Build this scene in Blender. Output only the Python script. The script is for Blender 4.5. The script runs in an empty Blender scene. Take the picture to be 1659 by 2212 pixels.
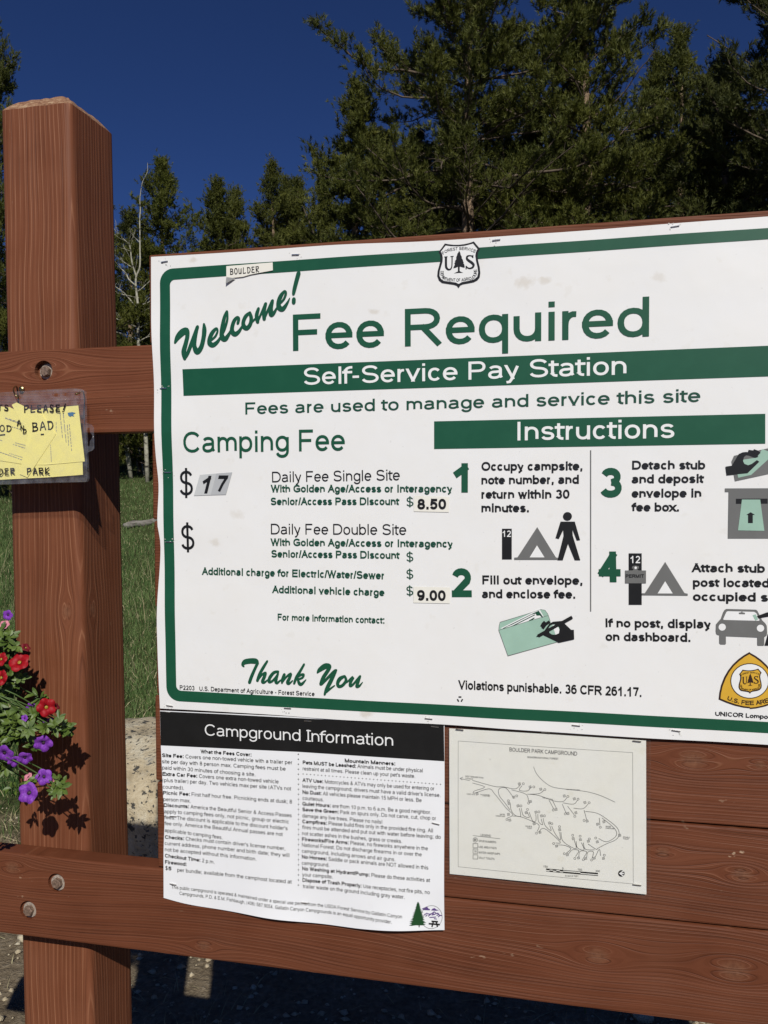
import bpy, bmesh, math, random
import numpy as np
from mathutils import Vector, Matrix
from mathutils.geometry import tessellate_polygon

R = math.radians
scene = bpy.context.scene
col = scene.collection

# ------------------------------------------------------------------ camera
# world: board face is the plane Y = 0 (camera on the -Y side), ground near the sign is Z = 0
EYE = 1.62
CAM_D = 1.2407
YAW, PITCH, ROLL, FPX = R(12.911), R(-1.319), R(-0.204), 1832.9      # focal length in pixels of a 1659 px wide picture
PW, PH = 1659.0, 2212.0
_f = Vector((-math.sin(YAW)*math.cos(PITCH), math.cos(YAW)*math.cos(PITCH), math.sin(PITCH)))
_r0 = Vector((math.cos(YAW), math.sin(YAW), 0)); _u0 = _r0.cross(_f)
_r = _r0*math.cos(ROLL)+_u0*math.sin(ROLL); _u = _u0*math.cos(ROLL)-_r0*math.sin(ROLL)
CAMP = Vector((0, -CAM_D, EYE))
cam = bpy.data.cameras.new('camera'); camo = bpy.data.objects.new('camera', cam); col.objects.link(camo)
camo.matrix_world = Matrix(((_r.x, _u.x, -_f.x, CAMP.x), (_r.y, _u.y, -_f.y, CAMP.y), (_r.z, _u.z, -_f.z, CAMP.z), (0, 0, 0, 1)))
cam.sensor_fit = 'HORIZONTAL'; cam.sensor_width = 36.0; cam.lens = 36.0*FPX/PW
cam.clip_start = 0.05; cam.clip_end = 2000
scene.camera = camo

# ------------------------------------------------------------------ sky, sun, exposure
SUN_EL, SUN_AZ = R(37.8), R(21.5)     # azimuth: from straight behind the camera (-Y) towards +X
sun_dir = Vector((math.sin(SUN_AZ)*math.cos(SUN_EL), -math.cos(SUN_AZ)*math.cos(SUN_EL), math.sin(SUN_EL)))
world = bpy.data.worlds.new('World'); scene.world = world; world.use_nodes = True
wn = world.node_tree
sky = wn.nodes.new('ShaderNodeTexSky'); sky.sky_type = 'NISHITA'; sky.sun_disc = False
sky.sun_elevation = SUN_EL; sky.sun_rotation = math.pi-SUN_AZ
sky.altitude = 2600; sky.air_density = 0.75; sky.dust_density = 0.0; sky.ozone_density = 4.0
tint = wn.nodes.new('ShaderNodeMix'); tint.data_type = 'RGBA'; tint.blend_type = 'MULTIPLY'; tint.inputs[0].default_value = 1.0
tint.inputs[7].default_value = (.42, .565, .91, 1)          # thin, very dry mountain air: a deeper blue over the whole dome
wn.links.new(sky.outputs[0], tint.inputs[6]); wn.links.new(tint.outputs[2], wn.nodes['Background'].inputs[0])
wn.nodes['Background'].inputs[1].default_value = 0.057
sun = bpy.data.lights.new('sun', 'SUN'); suno = bpy.data.objects.new('sun', sun); col.objects.link(suno)
sun.energy = 4.2; sun.angle = R(0.53); sun.color = (1.0, 0.972, 0.905)
suno.rotation_euler = (-sun_dir).to_track_quat('-Z', 'Y').to_euler(); suno.location = (3, -6, 6)
scene.view_settings.view_transform = 'Standard'; scene.view_settings.look = 'None'
scene.view_settings.exposure = 0.0; scene.view_settings.gamma = 1.0
scene.render.film_transparent = False

# ------------------------------------------------------------------ picture coordinates to directions
CROP = {'d': (0, 0, 1.8228), 'A1': (560, 880, .72333), 'A2': (1650, 840, .82821), 'A3': (560, 1650, .78360),
        'A4': (1700, 1620, .79807), 'A5': (1700, 2150, .79807), 'B1': (0, 0, .7836), 'B2': (1200, 0, 1.09946),
        'B3': (0, 1250, .4522), 'B4': (0, 2200, .49716), 'B5': (0, 3200, .60277), 'B6': (600, 2700, .72333),
        'B7': (1700, 2750, .79807), 'B8': (900, 3450, 1.2803), 'A6': (0, 1400, .26217), 'C1': (680, 1060, .31344), 'C2': (930, 2560, .31344),
        'C3': (1710, 940, .12055), 'C4': (2810, 2550, .13561), 'C5': (1950, 2370, .20494), 'C6': (2820, 1740, .18085),
        'C7': (2790, 2370, .14105), 'C8': (1600, 3520, .10247), 'C9': (1740, 2840, .51838), 'D3': (0, 2350, .24868),
        'D4': (0, 2850, .20345), 'D5': (420, 640, .32544), 'D6': (440, 1690, .27576)}
def px(c, x, y):
    a, b, s = CROP[c]
    return (a+x*s)/1.8228, (b+y*s)/1.8228
def ray(x, y):
    return _f + _r*((x-PW/2)/FPX) - _u*((y-PH/2)/FPX)
def onY(x, y, Y=0.0):                      # the point of the plane Y = const seen at a pixel
    v = ray(x, y); t = (Y+CAM_D)/v.y
    return CAMP + v*t
def cY(c, x, y, Y=0.0): return onY(*px(c, x, y), Y)
def cP(c, x, y):                           # 2D (X, Z) on the board face
    p = cY(c, x, y); return (p.x, p.z)

# ------------------------------------------------------------------ objects
def link(name, me, parent=None, mats=(), kind=None):
    o = bpy.data.objects.new(name, me); col.objects.link(o)
    for m in mats: me.materials.append(m)
    if parent is not None:
        o.parent = parent
        base = parent.get('_w', None)
        w = Vector(base) if base is not None else Vector((0, 0, 0))
        o.location = -w
        o['_w'] = (0.0, 0.0, 0.0)          # meshes are written in world coordinates
    if kind: o['kind'] = kind
    return o
def thing(name, label, cat, loc=(0, 0, 0), group=None):
    o = bpy.data.objects.new(name, None); col.objects.link(o); o.location = loc; o['_w'] = tuple(loc)
    o.empty_display_size = .05
    o['label'] = label; o['category'] = cat
    if group: o['group'] = group
    return o
def tag(o, label=None, cat=None, group=None, kind=None):
    for k, v in (('label', label), ('category', cat), ('group', group), ('kind', kind)):
        if v: o[k] = v
    return o
def mesh(name, v, f, smooth=False):
    me = bpy.data.meshes.new(name); me.from_pydata([tuple(q) for q in v], [], f); me.update()
    if smooth: me.polygons.foreach_set('use_smooth', [True]*len(me.polygons))
    return me
def npmesh(name, V, F, smooth=False):      # F: (n,3) or (n,4) array
    me = bpy.data.meshes.new(name); V = np.asarray(V, np.float32); F = np.asarray(F, np.int32); k = F.shape[1]
    me.vertices.add(len(V)); me.vertices.foreach_set('co', V.ravel())
    me.loops.add(F.size); me.loops.foreach_set('vertex_index', F.ravel())
    me.polygons.add(len(F)); me.polygons.foreach_set('loop_start', np.arange(0, F.size, k, dtype=np.int32))
    me.polygons.foreach_set('loop_total', np.full(len(F), k, np.int32))
    if smooth: me.polygons.foreach_set('use_smooth', np.ones(len(F), bool))
    me.update(calc_edges=True); me.validate(); return me
class MB:
    def __init__(s): s.v = []; s.f = []
    def add(s, v, f):
        b = len(s.v); s.v += [tuple(q) for q in v]; s.f += [tuple(i+b for i in g) for g in f]; return s
    def box(s, x0, x1, y0, y1, z0, z1):
        return s.add([(x0, y0, z0), (x1, y0, z0), (x1, y1, z0), (x0, y1, z0), (x0, y0, z1), (x1, y0, z1), (x1, y1, z1), (x0, y1, z1)],
                     [(0, 3, 2, 1), (4, 5, 6, 7), (0, 1, 5, 4), (1, 2, 6, 5), (2, 3, 7, 6), (3, 0, 4, 7)])
    def tube(s, pts, rad, n=6, cap=True):
        pts = [Vector(p) for p in pts]; k = len(pts)
        if not hasattr(rad, '__len__'): rad = [rad]*k
        d = (pts[1]-pts[0]).normalized(); a = d.orthogonal().normalized(); vs = []
        for i, p in enumerate(pts):
            d = (pts[min(i+1, k-1)]-pts[max(i-1, 0)])
            if d.length < 1e-9: d = Vector((0, 0, 1))
            d.normalize(); a = (a-d*a.dot(d)); a.normalize(); b = d.cross(a)
            for j in range(n):
                t = 2*math.pi*j/n; vs.append(p+(a*math.cos(t)+b*math.sin(t))*rad[i])
        fs = [(i*n+j, i*n+(j+1) % n, (i+1)*n+(j+1) % n, (i+1)*n+j) for i in range(k-1) for j in range(n)]
        if cap: fs += [tuple(range(n))[::-1], tuple((k-1)*n+j for j in range(n))]
        return s.add(vs, fs)
    def build(s, name, mat, parent=None, smooth=False, kind=None):
        return link(name, mesh(name, s.v, s.f, smooth), parent, [mat] if mat else [], kind)
def bevel(o, w, seg=2):
    m = o.modifiers.new('bevel', 'BEVEL'); m.width = w; m.segments = seg; m.limit_method = 'ANGLE'; m.angle_limit = R(40); return o

# ------------------------------------------------------------------ materials
def mat(name):
    m = bpy.data.materials.new(name); m.use_nodes = True; nt = m.node_tree
    return m, nt, nt.nodes['Principled BSDF']
def setp(b, **k):
    for n, v in k.items():
        i = b.inputs[n.replace('_', ' ')]
        i.default_value = (*v, 1.0) if isinstance(v, tuple) and len(v) == 3 and i.type == 'RGBA' else v
class NG:                                   # small helper for writing node maths
    def __init__(s, nt): s.nt = nt
    def lk(s, a, sock):
        if isinstance(a, (int, float)): sock.default_value = a
        elif isinstance(a, tuple):
            sock.default_value = (*a, 1.0) if sock.type == 'RGBA' and len(a) == 3 else a
        else: s.nt.links.new(a, sock)
    def m(s, op, a, b=0.0, c=None):
        n = s.nt.nodes.new('ShaderNodeMath'); n.operation = op
        s.lk(a, n.inputs[0]); s.lk(b, n.inputs[1])
        if c is not None: s.lk(c, n.inputs[2])
        return n.outputs[0]
    def comb(s, x, y, z):
        n = s.nt.nodes.new('ShaderNodeCombineXYZ')
        for i, a in enumerate((x, y, z)): s.lk(a, n.inputs[i])
        return n.outputs[0]
    def noise(s, vec, scale=1.0, detail=2.0, rough=.5, dist=0.0, col=False):
        n = s.nt.nodes.new('ShaderNodeTexNoise'); s.lk(vec, n.inputs['Vector'])
        n.inputs['Scale'].default_value = scale; n.inputs['Detail'].default_value = detail
        n.inputs['Roughness'].default_value = rough; n.inputs['Distortion'].default_value = dist
        return n.outputs['Color' if col else 'Fac']
    def ramp(s, fac, stops):
        n = s.nt.nodes.new('ShaderNodeValToRGB'); s.lk(fac, n.inputs[0]); e = n.color_ramp.elements
        while len(e) < len(stops): e.new(.5)
        for q, (p, c) in zip(e, stops): q.position = p; q.color = (*c, 1) if len(c) == 3 else c
        return n.outputs[0]
    def map(s, v, a, b, c=0.0, d=1.0):
        n = s.nt.nodes.new('ShaderNodeMapRange'); s.lk(v, n.inputs[0])
        for i, q in zip((1, 2, 3, 4), (a, b, c, d)): s.lk(q, n.inputs[i])
        return n.outputs[0]
    def mix(s, f, a, b, typ='MIX'):
        n = s.nt.nodes.new('ShaderNodeMix'); n.data_type = 'RGBA'; n.blend_type = typ
        s.lk(f, n.inputs[0]); s.lk(a, n.inputs[6]); s.lk(b, n.inputs[7]); return n.outputs[2]
    def bump(s, h, strength, dist, bsdf):
        n = s.nt.nodes.new('ShaderNodeBump'); s.lk(h, n.inputs['Height']); n.inputs['Strength'].default_value = strength
        n.inputs['Distance'].default_value = dist; s.nt.links.new(n.outputs[0], bsdf.inputs['Normal'])
    def coord(s, which='Object'):
        n = s.nt.nodes.new('ShaderNodeTexCoord'); q = s.nt.nodes.new('ShaderNodeSeparateXYZ')
        s.nt.links.new(n.outputs[which], q.inputs[0]); return n.outputs[which], q.outputs[0], q.outputs[1], q.outputs[2]
    def rnd(s): return s.nt.nodes.new('ShaderNodeObjectInfo').outputs['Random']

def wood(name, axis='X', seed=0.0, knots=(), tone=1.0, freq=95.0, linew=1.0, worn=0.3, red=1.0, lmix=.24):
    """brown exterior stain over softwood: rings follow the board and flow round its knots"""
    m, nt, b = mat(name); g = NG(nt); vec, X, Y, Z = g.coord()
    if axis == 'X': u, v, w = X, Z, Y
    else: u, v, w = Z, g.m('ADD', X, g.m('MULTIPLY', Y, -0.93)), Y
    psi = g.m('ADD', v, g.m('MULTIPLY', g.m('SUBTRACT', g.noise(g.comb(g.m('MULTIPLY', u, 1.6), g.m('MULTIPLY', v, 5.0), seed), 1.0, 2.0), .5), .055))
    kn = None
    for (ku, kv, ka) in knots:
        du = g.m('MULTIPLY', g.m('SUBTRACT', u, ku), .42); dv = g.m('SUBTRACT', v, kv)
        d2 = g.m('ADD', g.m('MULTIPLY', du, du), g.m('MULTIPLY', dv, dv))
        psi = g.m('SUBTRACT', psi, g.m('DIVIDE', g.m('MULTIPLY', dv, ka*ka*1.3), g.m('ADD', d2, ka*ka*.55)))
        du2 = g.m('MULTIPLY', g.m('SUBTRACT', u, ku), .75)
        r = g.m('SQRT', g.m('ADD', g.m('MULTIPLY', du2, du2), g.m('MULTIPLY', dv, dv)))
        k = g.map(r, ka*.95, ka*.35, 0.0, 1.0); kn = k if kn is None else g.m('MAXIMUM', kn, k)
    fine = g.noise(g.comb(g.m('MULTIPLY', u, 3.0), g.m('MULTIPLY', psi, 420.0), g.m('ADD', g.m('MULTIPLY', w, 30.0), seed)), 1.0, 3.0, .6)
    t = g.m('ADD', g.m('MULTIPLY', psi, freq*6.283), g.m('MULTIPLY', g.noise(g.comb(g.m('MULTIPLY', psi, 25.0), seed, 0.0), 1.0, 2.0), 14.0))
    s = g.m('ABSOLUTE', g.m('SINE', g.m('MULTIPLY', t, .5)))
    amp = g.noise(g.comb(g.m('MULTIPLY', u, 5.0), g.m('MULTIPLY', psi, 160.0), seed+4.0), 1.0, 2.0, .6)
    amp = g.map(amp, .36, .60, 0.0, 1.0)
    line = g.m('MULTIPLY', g.m('POWER', s, 26.0/linew), amp)
    band = g.noise(g.comb(g.m('MULTIPLY', u, 1.2), g.m('MULTIPLY', psi, 45.0), seed+9.0), 1.0, 2.0)
    blotch = g.noise(vec, 9.0, 4.0, .6)
    q = g.m('ADD', g.m('MULTIPLY', fine, .45), g.m('ADD', g.m('MULTIPLY', band, .35), g.m('MULTIPLY', blotch, .30)))
    T = tone
    c = g.ramp(q, [(.32, (.085*T, .024*T, .0095*T)), (.5, (.142*T, .043*T*red, .0185*T*red)), (.72, (.190*T, .063*T*red, .030*T*red))])
    c = g.mix(g.m('MULTIPLY', line, lmix), c, (.36*T, .165*T, .088*T))
    if kn is not None:
        kc = g.mix(g.noise(vec, 140.0, 2.0), (.07*T, .022*T, .012*T), (.30*T, .135*T, .07*T))
        c = g.mix(g.m('MULTIPLY', kn, .75), c, kc)
    fl = g.noise(g.comb(g.m('MULTIPLY', u, .45), v, w), 55.0, 3.0, .7)
    fl = g.m('MULTIPLY', g.map(fl, .685-.02*worn, .715-.02*worn, 0.0, 1.0), g.map(g.noise(vec, 5.0, 2.0), .5, .62, 0.0, 1.0))
    c = g.mix(g.m('MULTIPLY', fl, worn), c, (.50, .36, .24))
    nt.links.new(c, b.inputs['Base Color'])
    setp(b, Roughness=.58); b.inputs['Specular IOR Level'].default_value = .22
    dk = g.m('MULTIPLY', g.m('POWER', g.m('ABSOLUTE', g.m('COSINE', g.m('MULTIPLY', t, .5))), 30.0), g.map(g.noise(g.comb(g.m('MULTIPLY', u, 4.0), g.m('MULTIPLY', psi, 120.0), seed+14.0), 1.0, 2.0, .6), .42, .62, 0.0, 1.0))
    c = g.mix(g.m('MULTIPLY', dk, .45), c, (.05*T, .014*T, .006*T))  # thin dark lines: shade beside the raised grain, put into the colour
    ck = g.m('MULTIPLY', g.map(g.noise(g.comb(g.m('MULTIPLY', u, 2.2), g.m('MULTIPLY', psi, 300.0), seed+21.0), 1.0, 2.0, .5), .70, .74, 0.0, 1.0), g.map(g.noise(g.comb(g.m('MULTIPLY', u, 6.0), g.m('MULTIPLY', v, 9.0), seed+2.0), 1.0, 2.0), .52, .60, 0.0, 1.0))
    c = g.mix(ck, c, (.018, .008, .005))                       # drying cracks along the grain
    c = g.mix(g.m('MULTIPLY', g.map(g.noise(vec, 3.3, 3.0, .6), .5, .75, 0.0, 1.0), .30), c, (.20*T, .088*T, .050*T))
    nt.links.new(c, b.inputs['Base Color'])
    h = g.m('SUBTRACT', g.m('ADD', g.m('MULTIPLY', line, .7), g.m('MULTIPLY', fine, .8)), g.m('ADD', g.m('MULTIPLY', dk, .8), g.m('MULTIPLY', ck, 2.0)))
    g.bump(h, .55, .0012, b)
    return m
def plain(name, colr, rough=.5, spec=.4, metal=0.0, noise=0.0, nscale=20.0, bump=0.0):
    m, nt, b = mat(name); setp(b, Base_Color=colr, Roughness=rough, Metallic=metal); b.inputs['Specular IOR Level'].default_value = spec
    if noise or bump:
        g = NG(nt); vec, X, Y, Z = g.coord(); n = g.noise(vec, nscale, 4.0, .6)
        if noise:
            f = g.map(n, .3, .7, 1.0-noise, 1.0+noise*.4)
            nt.links.new(g.mix(1.0, colr, g.comb(f, f, f), 'MULTIPLY'), b.inputs['Base Color'])
        if bump: g.bump(n, bump, .002, b)
    return m
# ------------------------------------------------------------------ flat print: polygons laid on a sheet
def clip(poly, ax, val, keep):              # Sutherland-Hodgman against one axis line
    out = []; n = len(poly)
    for i in range(n):
        a, b = poly[i], poly[(i+1) % n]; da = (a[ax]-val)*keep; db = (b[ax]-val)*keep
        if da >= 0: out.append(a)
        if (da > 0 > db) or (da < 0 < db):
            t = da/(da-db); out.append(tuple(a[k]+(b[k]-a[k])*t for k in range(len(a))))
    return out
CELL = .022
def split(poly):
    res = [poly]
    for ax in (0, 1):
        nxt = []
        for p in res:
            lo = min(q[ax] for q in p); hi = max(q[ax] for q in p)
            if hi-lo <= CELL: nxt.append(p); continue
            k0 = math.floor(lo/CELL); k1 = math.ceil(hi/CELL); cur = p
            for k in range(k0+1, k1):
                a = clip(cur, ax, k*CELL, -1); cur = clip(cur, ax, k*CELL, 1)
                if len(a) > 2: nxt.append(a)
                if len(cur) < 3: break
            if len(cur) > 2: nxt.append(cur)
        res = nxt
    return res
class Print:
    """convex polygons (x, z, lift) on a sheet with a height function"""
    def __init__(s, wave, lift): s.P = []; s.wave = wave; s.lift = lift
    def poly(s, pts, up=0.0):               # any simple outline in (X, Z)
        v = [Vector((p[0], p[1], 0)) for p in pts]
        for t in tessellate_polygon([v]): s.P.append([(v[i].x, v[i].y, up) for i in t])
        return s
    def conv(s, pts, up=0.0): s.P.append([(p[0], p[1], up) for p in pts]); return s
    def strip(s, pts, hw, up=0.0, close=False, square=0.0):
        n = len(pts)
        if n < 2: return s
        if not hasattr(hw, '__len__'): hw = [hw]*n
        L = []
        for i in range(n):
            a = pts[(i-1) % n] if (close or i > 0) else pts[i]; b = pts[(i+1) % n] if (close or i < n-1) else pts[i]
            dx, dz = b[0]-a[0], b[1]-a[1]; l = math.hypot(dx, dz) or 1e-9; dx /= l; dz /= l
            k = 1.0
            if (close or 0 < i < n-1):
                c0x, c0z = pts[i][0]-a[0], pts[i][1]-a[1]; q = math.hypot(c0x, c0z) or 1e-9
                k = 1.0/max(.55, (c0x*dx+c0z*dz)/q)
            x, z = pts[i]
            if square and not close and i in (0, n-1):
                e = hw[i]*square*(-1 if i == 0 else 1); x += dx*e; z += dz*e
            L.append(((x-dz*hw[i]*k, z+dx*hw[i]*k), (x+dz*hw[i]*k, z-dx*hw[i]*k)))
        for i in range(n if close else n-1):
            a, b = L[i], L[(i+1) % n]; u = up+i*2.5e-6
            s.P.append([(*a[0], u), (*a[1], u), (*b[1], u), (*b[0], u)])
        return s
    def build(s, name, m, parent, label=None):
        V = []; F = []
        for p in s.P:
            for q in split(p):
                ar = sum(q[i][0]*q[(i+1) % len(q)][1]-q[(i+1) % len(q)][0]*q[i][1] for i in range(len(q)))
                if ar < 0: q = q[::-1]
                b = len(V)
                V += [(x, -(s.wave(x, z)+s.lift+up), z) for x, z, up in q]; F.append(tuple(range(b, b+len(q))))
        o = link(name, mesh(name, V, F), parent, [m])
        if label: o['label'] = label
        return o
def smooth_path(pts, n=5):                  # Catmull-Rom, any dimension
    P = [pts[0]]+list(pts)+[pts[-1]]; out = []
    for i in range(1, len(P)-2):
        a, b, c, d = P[i-1:i+3]
        for k in range(n):
            t = k/n; out.append(tuple(.5*((2*q)+(-p+r)*t+(2*p-5*q+4*r-w)*t*t+(-p+3*q-3*r+w)*t**3) for p, q, r, w in zip(a, b, c, d)))
    out.append(tuple(pts[-1])); return out

# ---- a plain grotesque alphabet drawn as pen strokes (cap height 1, x-height .725)
ADV = {' ': .278, '!': .278, '$': .556, '&': .667, "'": .191, '(': .333, ')': .333, ',': .278, '-': .333, '.': .278, '/': .278, ':': .278, ';': .278}
for ch in '0123456789': ADV[ch] = .556
for ch, a in zip('ABCDEFGHIJKLMNOPQRSTUVWXYZ', (667, 667, 722, 722, 667, 611, 778, 722, 278, 500, 667, 556, 833, 722, 778, 667, 778, 722, 667, 611, 722, 667, 944, 667, 667, 611)): ADV[ch] = a/1000
for ch, a in zip('abcdefghijklmnopqrstuvwxyz', (556, 556, 500, 556, 556, 278, 556, 556, 222, 222, 500, 222, 833, 556, 556, 556, 556, 333, 500, 278, 556, 500, 722, 500, 500, 500)): ADV[ch] = a/1000
def arc(cx, cy, rx, ry, a0, a1):
    n = max(4, int(abs(a1-a0)/18)); q = lambda c: math.copysign(abs(c)**.93, c) if abs(c) > 1e-9 else 0.0        # slightly squared bowls
    return [(cx+rx*q(math.cos(R(a0+(a1-a0)*i/n))), cy+ry*q(math.sin(R(a0+(a1-a0)*i/n)))) for i in range(n+1)]
xh = .738; xm = xh/2
st = [(0, 0), (0, 1)]
el = arc(.5, xm, .5, xm, 0, 360); EL = arc(.5, .5, .5, .5, 0, 360)
Scap = arc(.5, .755, .46, .245, 18, 250)+arc(.5, .25, .5, .25, 75, -165)
G = {
 'A': [[(0, 0), (.5, 1)], [(.5, 1), (1, 0)], [(.2, .34), (.8, .34)]],
 'B': [st, [(0, 1)]+arc(.55, .765, .38, .235, 90, -90)+[(0, .53)], [(0, .53)]+arc(.58, .265, .42, .265, 90, -90)+[(0, 0)]],
 'C': [arc(.53, .5, .53, .5, 38, 322)], 'D': [st, [(0, 1)]+arc(.45, .5, .55, .5, 90, -90)+[(0, 0)]],
 'E': [st, [(0, 1), (1, 1)], [(0, .53), (.93, .53)], [(0, 0), (1, 0)]], 'F': [st, [(0, 1), (1, 1)], [(0, .5), (.85, .5)]],
 'G': [arc(.53, .5, .53, .5, 38, 318), [(.55, .46), (1, .46)], [(1, .46), (1, .14)]], 'H': [st, [(1, 0), (1, 1)], [(0, .53), (1, .53)]],
 'I': [[(.5, 0), (.5, 1)]], 'J': [[(1, 1), (1, .3)]+arc(.5, .3, .5, .3, 0, -175)], 'K': [st, [(0, .34), (1, 1)], [(.36, .6), (1, 0)]],
 'L': [st, [(0, 0), (1, 0)]], 'M': [st, [(0, 1), (.5, 0)], [(.5, 0), (1, 1)], [(1, 0), (1, 1)]], 'N': [st, [(0, 1), (1, 0)], [(1, 0), (1, 1)]],
 'O': [EL], 'P': [st, [(0, 1)]+arc(.6, .735, .4, .265, 90, -90)+[(0, .47)]], 'Q': [EL, [(.62, .22), (1, -.02)]],
 'R': [st, [(0, 1)]+arc(.58, .75, .4, .25, 90, -90)+[(0, .5)], [(.52, .48), (1, 0)]], 'S': [Scap], 'T': [[(.5, 0), (.5, 1)], [(0, 1), (1, 1)]],
 'U': [[(0, 1)]+arc(.5, .36, .5, .36, 180, 360)+[(1, 1)]], 'V': [[(0, 1), (.5, 0)], [(.5, 0), (1, 1)]],
 'W': [[(0, 1), (.25, 0)], [(.25, 0), (.5, 1)], [(.5, 1), (.75, 0)], [(.75, 0), (1, 1)]], 'X': [[(0, 0), (1, 1)], [(0, 1), (1, 0)]],
 'Y': [[(0, 1), (.5, .42)], [(1, 1), (.5, .42)], [(.5, .46), (.5, 0)]], 'Z': [[(0, 1), (1, 1)], [(1, 1), (0, 0)], [(0, 0), (1, 0)]],
 '0': [EL], '1': [[(.62, 0), (.62, 1)], [(.62, .93), (.12, .7)]], '2': [arc(.5, .72, .47, .28, 165, -28)+[(.03, .02)], [(0, 0), (1, 0)]],
 '3': [arc(.47, .755, .43, .245, 160, -85), arc(.47, .27, .5, .27, 85, -160)], '4': [[(.72, 0), (.72, 1)], [(.72, .97), (0, .27)], [(0, .25), (1, .25)]],
 '5': [[(.92, 1), (.2, 1)], [(.2, 1), (.08, .47)], arc(.47, .32, .5, .32, 138, -158)], '6': [arc(.5, .31, .5, .31, 0, 360), arc(.55, .5, .55, .5, 48, 180)+[(0, .31)]],
 '7': [[(0, 1), (1, 1)], [(1, .98), (.62, .5), (.38, 0)]], '8': [arc(.5, .76, .42, .24, 0, 360), arc(.5, .26, .5, .26, 0, 360)],
 '9': [arc(.5, .69, .5, .31, 0, 360), arc(.45, .5, .55, .5, -132, 0)+[(1, .69)]],
 'a': [arc(.46, xh-.2, .44, .2, 155, 0)+[(.9, .12), (1, 0)], [(.9, .42), (.5, .39)]+arc(.38, .195, .38, .195, 90, 270)+arc(.42, .25, .48, .25, 275, 350)],
 'b': [st, el], 'c': [arc(.52, xm, .52, xm, 40, 320)], 'd': [[(1, 0), (1, 1)], el], 'e': [arc(.5, xm, .5, xm, 0, 322), [(0, .38), (1, .38)]],
 'f': [[(.2, -.06), (.2, .80)]+arc(1.55, .80, 1.35, .20, 180, 85), [(-.3, xh-.02), (1.35, xh-.02)]], 'g': [el, [(1, xh), (1, -.03)]+arc(.5, -.04, .5, .25, 0, -160)],
 'h': [st, arc(.5, .40, .5, .325, 180, 0)+[(1, 0)]], 'i': [[(.5, 0), (.5, xh)], [(.5, .999), (.5, 1)]], 'j': [[(.5, xh), (.5, -.1)]+arc(.1, -.1, .4, .19, 0, -90), [(.5, .999), (.5, 1)]],
 'k': [st, [(0, .22), (.9, xh)], [(.36, .44), (1, 0)]], 'l': [[(.5, 0), (.5, 1)]],
 'm': [[(0, 0), (0, xh)], arc(.25, .44, .25, .285, 180, 0)+[(.5, 0)], arc(.75, .44, .25, .285, 180, 0)+[(1, 0)]],
 'n': [[(0, 0), (0, xh)], arc(.5, .40, .5, .325, 180, 0)+[(1, 0)]], 'o': [el], 'p': [[(0, -.29), (0, xh)], el], 'q': [[(1, -.29), (1, xh)], el],
 'r': [[(0, 0), (0, xh)], arc(.85, .38, .85, .345, 180, 78)], 's': [arc(.5, xh*.755, .46, xh*.245, 18, 250)+arc(.5, xh*.25, .5, xh*.25, 75, -165)],
 't': [[(.25, .95), (.25, .16)]+arc(1.25, .17, 1.0, .17, 180, 275), [(-.3, xh-.01), (1.3, xh-.01)]], 'u': [[(0, xh)]+arc(.5, .33, .5, .33, 180, 360), [(1, 0), (1, xh)]],
 'v': [[(0, xh), (.5, 0)], [(.5, 0), (1, xh)]], 'w': [[(0, xh), (.25, 0)], [(.25, 0), (.5, xh)], [(.5, xh), (.75, 0)], [(.75, 0), (1, xh)]],
 'x': [[(0, 0), (1, xh)], [(0, xh), (1, 0)]], 'y': [[(0, xh), (.52, .02)], [(1, xh), (.45, -.14), (.3, -.26), (.02, -.28)]], 'z': [[(0, xh), (1, xh)], [(1, xh), (0, 0)], [(0, 0), (1, 0)]],
 '.': [[(.5, 0), (.5, .02)]], ',': [[(.5, 0), (.5, .02)], [(.5, -.02), (.3, -.14)]], ':': [[(.5, 0), (.5, .02)], [(.5, xh), (.5, xh-.02)]], ';': [[(.5, 0), (.5, .02)], [(.5, -.02), (.3, -.14)], [(.5, xh), (.5, xh-.02)]],
 '!': [[(.5, 1), (.5, .3)], [(.5, 0), (.5, .02)]], "'": [[(.5, 1), (.5, .72)]], '-': [[(0, .36), (1, .36)]], '/': [[(0, 0), (1, 1)]],
 '(': [arc(1.2, .38, 1.2, .68, 125, 235)], ')': [arc(-.2, .38, 1.2, .68, 55, -55)],
 '&': [[(1, .02), (.28, .66)]+arc(.46, .82, .22, .18, 215, -35)+[(.2, .45)]+arc(.38, .27, .38, .27, 150, 300)+[(.98, .45)]],
 '$': [Scap, [(.5, -.12), (.5, 1.12)]],
}
DIAG = set('AVWXYKMNZvwxyzk/47')
def glyph(ch, w):
    """strokes in units of the cap height: (points, half width), advance"""
    adv = ADV[ch]/.716 + (w-.128)*(.9 if ch.isalnum() else .3)
    if ch == ' ' or ch not in G: return [], adv
    sb = {'A': .02, 'V': .02, 'v': .03, 'w': .03, 'y': .03, 'W': .02, 'Y': .02, 'T': .04, 't': .03, 'f': .02, 'i': 0, 'l': 0, 'I': 0, '/': .0, 'x': .03, 'X': .03, 'r': .08}.get(ch, .05 if ch in 'oecdqgaspbOCGQSD035689' else .075)
    if w > .17: sb *= .75
    low = ch.islower()
    x0, x1 = sb+w/2, adv-sb-w/2
    if ch == 'r': x1 = adv-.02-w/2
    def ym(y):
        if low:
            ks = (-.29, 0, xh, 1.0); vs = (-.29+w/2, w/2, xh-w/2, 1-w/2)
            if y <= ks[0]: return vs[0]+(y-ks[0])
            if y >= 1: return vs[3]+(y-1)
            for i in range(3):
                if y <= ks[i+1]: return vs[i]+(y-ks[i])/(ks[i+1]-ks[i])*(vs[i+1]-vs[i])
        return w/2+y*(1-w)
    return [([(x0+(x1-x0)*x, ym(y)) for x, y in s], w/2) for s in G[ch]], adv
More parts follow.
